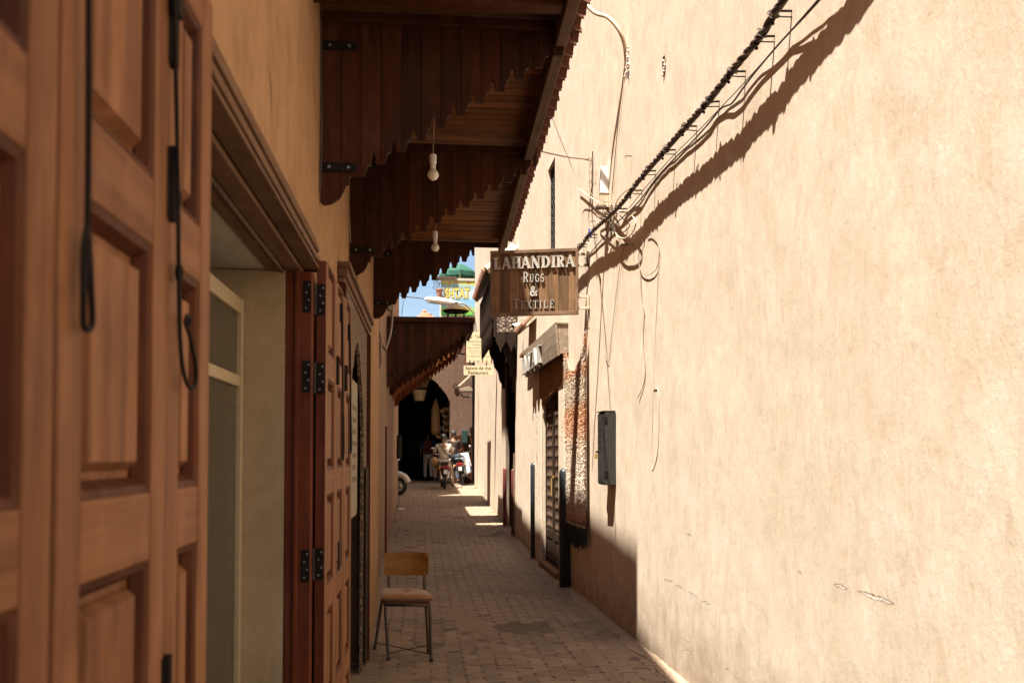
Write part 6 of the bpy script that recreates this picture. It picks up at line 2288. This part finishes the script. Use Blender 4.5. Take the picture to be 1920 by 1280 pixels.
def scooter():
    loc = Vector((-1.05, 25.9, GZ(25.7) + .004))
    g = empty('scooter', loc, 'pale scooter poking out from behind the left wall corner, front wheel first', 'scooter')
    T = Matrix.Translation(loc) @ Matrix.Rotation(R_(-115), 4, 'Z')
    def P(fn, name, mat, parent=g, smooth=False, bevel=0.0):
        q = MB(); fn(q); return place(q, T).build(name, mat, parent, smooth=smooth, bevel=bevel)
    body = plain('pale_scooter_paint', (.55, .50, .44), .35)
    wheel(g, (0, .55, .24), (1, 0, 0), .24, .055, T, 6)
    wheel(g, (0, -.60, .24), (1, 0, 0), .24, .055, T, 6)
    P(lambda q: q.tube(path([(0, .25, .42), (0, .45, .56), (0, .70, .50), (0, .82, .34)], 6), [.09] * 10 + [.085] * 9, 10), 'front_mudguard', body, smooth=True)
    P(lambda q: q.hexa([(-.20, .30, .28), (.20, .30, .28), (.20, .24, .28), (-.20, .24, .28), (-.16, .42, .98), (.16, .42, .98), (.16, .34, .98), (-.16, .34, .98)]), 'leg_shield', body, bevel=.03)
    P(lambda q: q.box(-.17, .17, -.35, .27, .24, .30), 'foot_board', M['black_plastic'], bevel=.02)
    P(lambda q: q.hexa([(-.18, -.95, .40), (.18, -.95, .40), (.16, -.25, .30), (-.16, -.25, .30), (-.14, -1.0, .70), (.14, -1.0, .70), (.14, -.30, .70), (-.14, -.30, .70)]), 'rear_body', body, bevel=.05)
    P(lambda q: q.hexa([(-.15, -.98, .71), (.15, -.98, .71), (.13, -.30, .71), (-.13, -.30, .71), (-.14, -.98, .80), (.14, -.98, .80), (.12, -.32, .78), (-.12, -.32, .78)]), 'seat', M['black_plastic'], bevel=.03)
    P(lambda q: q.ball((0, .42, 1.02), .13, 14, 8, (1.2, .8, .8)), 'headset', body, smooth=True)
    P(lambda q: q.ball((0, .52, 1.0), .075, 12, 8, (1, .5, 1)), 'headlight', M['chrome'], smooth=True)
    for s in (-1, 1):
        P(lambda q: q.tube([(s * .1, .40, 1.05), (s * .34, .30, 1.07)], .015, 8), 'handlebar', M['chrome'])
        P(lambda q: q.tube([(s * .22, .36, 1.07), (s * .26, .38, 1.24)], .006, 6), 'mirror_stem', M['chrome'])
        P(lambda q: q.ball((s * .27, .38, 1.28), .06, 10, 6, (1, .3, .8)), 'mirror', M['chrome'], smooth=True)
        P(lambda q: q.tube([(s * .075, .55, .24), (s * .075, .40, .70)], .02, 8), 'fork_tube', M['steel'])


scooter()


# ------------------------------------------------------------ people
def skin(name, joints, edges, mat, parent, T, sub=2, root=0, smooth=True):
    me = bpy.data.meshes.new(name)
    me.from_pydata([tuple(j[0]) for j in joints], edges, [])
    o = bpy.data.objects.new(name, me)
    COL.objects.link(o)
    m = o.modifiers.new('skin', 'SKIN')
    m.use_smooth_shade = True
    lay = me.skin_vertices[0].data
    for i, j in enumerate(joints):
        r = j[1]
        lay[i].radius = r if isinstance(r, tuple) else (r, r)
        lay[i].use_root = (i == root)
    s = o.modifiers.new('sub', 'SUBSURF'); s.levels = sub; s.render_levels = sub
    bpy.context.view_layer.update()
    out = bpy.data.meshes.new_from_object(o.evaluated_get(bpy.context.evaluated_depsgraph_get()))
    bpy.data.objects.remove(o)
    out.transform(T)
    out.name = name
    out.materials.clear()
    return link(out, name, mat, parent, smooth=smooth)


def person(label, loc, heading, J, skin_c, shirt, trousers, hair, shoes, sleeves='short', hair_long=False):
    """J: joints in the person's own frame (facing +Y, z from the ground)"""
    g = empty('person', loc, label, 'person')
    T = Matrix.Translation(loc) @ Matrix.Rotation(heading, 4, 'Z')
    V = {k: Vector(v) for k, v in J.items()}
    hd = V['head']
    f = V['face'].normalized()
    up = Vector((0, 0, 1)); side = f.cross(up).normalized()
    jt, ed = [], []

    def add(p, r, frm=None):
        jt.append((Vector(p), r)); i = len(jt) - 1
        if frm is not None: ed.append((frm, i))
        return i
    pel = add(V['pelvis'], (.13, .10))
    che = add(V['chest'], (.15, .10), pel)
    nb = add(V['neck'], .055, che)
    nk = add(V['neck'].lerp(hd, .45), .050, nb)
    h0 = add(hd + Vector((0, 0, -.045)), (.068, .078), nk)
    h1 = add(hd + Vector((0, 0, .045)), (.075, .088), h0)
    h2 = add(hd + Vector((0, 0, .105)), (.045, .05), h1)
    ns = add(hd + f * .102 + Vector((0, 0, -.012)), .013, h0)
    for s in ('l', 'r'):
        sh = add(V['sh_' + s], .055, che)
        el = add(V['el_' + s], .040, sh)
        wr = add(V['ha_' + s], .026, el)
        d = (V['ha_' + s] - V['el_' + s]).normalized()
        o_ = d.orthogonal().normalized()
        pm = add(V['ha_' + s] + d * .07, (.036, .018), wr)
        for k, (off, L) in enumerate(((-.030, .060), (-.010, .072), (.010, .066), (.029, .050))):
            k1 = add(V['ha_' + s] + d * (.09 + L * .5) + o_ * off, .0085, pm)
            add(V['ha_' + s] + d * (.09 + L * .9) + o_ * off * 1.1 + Vector((0, 0, -.02)), .007, k1)
        add(V['ha_' + s] + d * .075 + o_ * .05 + Vector((0, 0, -.01)), .009, wr)
        hp = add(V['hip_' + s], .085, pel)
        kn = add(V['kn_' + s], .055, hp)
        an = add(V['an_' + s], .036, kn)
        add(V['to_' + s], .034, an)
    sk = plain('skin', skin_c, .55, 0, .08)
    body = skin('body', jt, ed, sk, g, T)
    # shirt over torso and arms, trousers over hips and legs
    r = 1.0
    jt, ed = [], []
    a = add(V['pelvis'] + Vector((0, 0, -.02)), (.165, .135)); b = add(V['pelvis'].lerp(V['chest'], .5), (.165, .125), a); c = add(V['chest'], (.175, .125), b); d_ = add(V['chest'].lerp(V['neck'], .75), (.085, .075), c)
    for s in ('l', 'r'):
        e = add(V['sh_' + s], .075, c)
        e2 = add(V['sh_' + s].lerp(V['el_' + s], .5), .068, e)
        e3 = add(V['sh_' + s].lerp(V['el_' + s], .86), .066, e2)
        if sleeves == 'long':
            e4 = add(V['el_' + s].lerp(V['ha_' + s], .9), .045, e3)
    skin('shirt', jt, ed, shirt, g, T)
    jt, ed = [], []
    a = add(V['pelvis'] + Vector((0, 0, .03)), (.150, .125))
    for s in ('l', 'r'):
        e = add(V['hip_' + s], .105, a); e1 = add(V['hip_' + s].lerp(V['kn_' + s], .55), .092, e); e2 = add(V['kn_' + s], .075, e1); e3 = add(V['kn_' + s].lerp(V['an_' + s], .55), .068, e2); e4 = add(V['an_' + s].lerp(V['kn_' + s], .06), .062, e3)
    skin('trousers', jt, ed, trousers, g, T)
    for s in ('l', 'r'):
        jt, ed = [], []
        a = add(V['an_' + s] + Vector((0, 0, .01)), .045); d2 = (V['to_' + s] - V['an_' + s]); d2.z = 0
        d2 = d2.normalized() if d2.length > .01 else f
        b = add(V['to_' + s] + d2 * .01, (.042, .034), a); c = add(V['to_' + s] + d2 * .09, (.034, .024), b)
        k = add(V['an_' + s] - d2 * .045 + Vector((0, 0, -.03)), .030, a)
        skin('shoe', jt, ed, shoes, g, T)
    # hair, eyes, ears, mouth
    q = MB()
    n, rr = 16, 10
    for i in range(rr + 1):
        t_ = (math.pi * .62) * i / rr
        for kk in range(n):
            an = 2 * math.pi * kk / n
            loc_ = Vector((math.cos(an) * math.sin(t_), math.sin(an) * math.sin(t_), math.cos(t_)))
            w_ = (side * loc_.x * .092 + f * (loc_.y * .108 - .012) + up * (loc_.z * .115 + .03))
            if loc_.y > .35 and t_ > .9: w_ = w_ * .86
            wob = 1 + .05 * noise.noise(loc_ * 6)
            q.v.append(hd + w_ * wob)
    for i in range(rr):
        for kk in range(n):
            q.f.append((i * n + kk, i * n + (kk + 1) % n, (i + 1) * n + (kk + 1) % n, (i + 1) * n + kk))
    place(q, T).build('hair', hair, g, smooth=True)
    for s in (-1, 1):
        q = MB(); q.ball(hd + f * .083 + side * s * .032 + Vector((0, 0, .012)), .012, 8, 6); place(q, T).build('eye', M['white'], body)
        q = MB(); q.ball(hd + side * s * .088 + Vector((0, 0, -.005)) - f * .01, .028, 8, 6, (.5, .5, 1)); place(q, T).build('ear', sk, body, smooth=True)
    q = MB(); q.ball(hd + f * .088 + Vector((0, 0, -.055)), .02, 8, 6, (1, .5, .3)); place(q, T).build('mouth', M['red_lens'], body)
    return g, T, V


hair_b = plain('black_hair', (.012, .010, .009), .6, 0, .4)
black_shoe = plain('dark_leather', (.025, .018, .014), .5)

# the rider
J = dict(pelvis=(0, -.12, .84), chest=(0, -.02, 1.20), neck=(0, .02, 1.35), head=(.01, .05, 1.50), face=(.35, 1, -.05),
         sh_l=(-.19, -.01, 1.28), sh_r=(.19, -.01, 1.28), el_l=(-.29, .06, 1.03), el_r=(.29, .06, 1.04), ha_l=(-.31, .26, 1.01), ha_r=(.31, .26, 1.01),
         hip_l=(-.10, -.10, .80), hip_r=(.10, -.10, .80), kn_l=(-.24, .28, .66), kn_r=(.22, .28, .64), an_l=(-.22, .14, .26), an_r=(.27, -.02, .13), to_l=(-.23, .28, .21), to_r=(.29, .10, .06))
g, T, V = person('person in a cream shirt with a cross body strap riding a motorbike away', RB, R_(2), J, (.23, .12, .07), plain('cream_shirt', (.40, .345, .28), .9, 0, .1, .1), plain('beige_trousers', (.27, .22, .17), .9, 0, .1), hair_b, black_shoe)
q = MB()
pts = path([(-.15, -.02, 1.36), (-.12, -.165, 1.28), (.02, -.185, 1.12), (.15, -.185, .97), (.20, -.06, .88), (.14, .10, .98), (-.05, .14, 1.2), (-.15, .05, 1.35)], 6)
q.tube([T @ p for p in pts], .012, 6)
tag(q.build('shoulder_strap', M['black_plastic'], g))
b_ = empty('bag', RB + Vector((-.27, -.22, .72)), 'round straw coloured bag hanging at the rider\'s left hip', 'bag')
q = MB(); q.ball(RB + Vector((-.27, -.22, .80)), .15, 16, 10, (.75, .9, 1)); q.build('body', M['straw'], b_, smooth=True)
q = MB(); q.ring(RB + Vector((-.25, -.20, .95)), (.3, 1, 0), .07, .010, 14, 6); q.build('handle', M['canopy_beam'], b_)

STAND = dict(pelvis=(0, 0, .93), chest=(0, .01, 1.27), neck=(0, .0, 1.45), head=(0, .03, 1.60), face=(.1, 1, -.05),
             sh_l=(-.19, 0, 1.40), sh_r=(.19, 0, 1.40), el_l=(-.25, -.03, 1.12), el_r=(.25, .04, 1.12), ha_l=(-.26, .10, .90), ha_r=(.25, .16, .92),
             hip_l=(-.09, 0, .90), hip_r=(.09, 0, .90), kn_l=(-.10, .10, .50), kn_r=(.10, .02, .50), an_l=(-.10, .16, .09), an_r=(.10, -.20, .12), to_l=(-.10, .28, .05), to_r=(.11, -.10, .05))
p = on_ground(803, 896); p = atY(803, 896, 33.6); p.z = GZ(33.6) + .004
g, T, V = person('person in blue shirt and white trousers with a dark red backpack walking away', p, R_(3), STAND, (.2, .11, .07), plain('blue_shirt', (.035, .10, .30), .9, 0, .15), plain('white_trousers', (.60, .56, .50), .9, 0, .08), hair_b, black_shoe)
bp = empty('backpack', p + Vector((-.06, -.2, 1.0)), 'dark red backpack worn by the person in the blue shirt', 'backpack')
q = MB(); q.box(-.20, .13, -.30, -.13, .98, 1.42); place(q, T).build('body', plain('maroon_cloth', (.12, .022, .02), .85), bp, bevel=.05)
q = MB(); q.box(-.16, .09, -.345, -.302, 1.00, 1.20); place(q, T).build('front_pocket', bpy.data.materials['maroon_cloth'], bp, bevel=.018)
for x in (-.13, .10):
    q = MB(); q.tube([T @ v for v in path([(x, -.14, 1.38), (x, .0, 1.475), (x, .13, 1.36), (x, .12, 1.15), (x, -.13, 1.02)], 5)], .018, 6); q.build('strap', bpy.data.materials['maroon_cloth'], bp)

J2 = dict(STAND); J2['face'] = (.8, .5, 0); J2['kn_r'] = (.10, .12, .50); J2['an_r'] = (.10, .2, .09); J2['to_r'] = (.10, .32, .05); J2['an_l'] = (-.1, -.16, .11); J2['to_l'] = (-.1, -.06, .05)
person('person in dark clothes in the shade at the left of the market mouth', Vector((atY(783, 893, 35.5).x, 35.5, GZ(35.5) + .004)), R_(-8), J2, (.12, .07, .05), plain('dark_tunic', (.035, .028, .025), .9), plain('dark_trousers', (.03, .028, .03), .9), hair_b, black_shoe, 'long')
J3 = dict(STAND); J3['ha_r'] = (.2, .28, 1.15); J3['face'] = (-.2, 1, 0)
person('person in a dark jacket and jeans standing between the rider and the parked motorbike', Vector((atY(850, 898, 30.3).x, 30.3, GZ(30.3) + .004)), R_(15), J3, (.30, .16, .09), plain('dark_jacket', (.05, .03, .02), .9), plain('dark_jeans', (.03, .04, .06), .9), hair_b, black_shoe, 'long')
# a scrap of paper on the paving
q = MB(); c = on_ground(751, 956)
q.add([c + Vector((-.1, -.05, .006)), c + Vector((.08, -.06, .012)), c + Vector((.12, .05, .02)), c + Vector((-.06, .07, .008)), c + Vector((0, 0, .03))], [(0, 1, 4), (1, 2, 4), (2, 3, 4), (3, 0, 4)])
tag(q.build('paper_scrap', M['white']), 'crumpled scrap of pale paper on the paving near the left wall', 'litter')
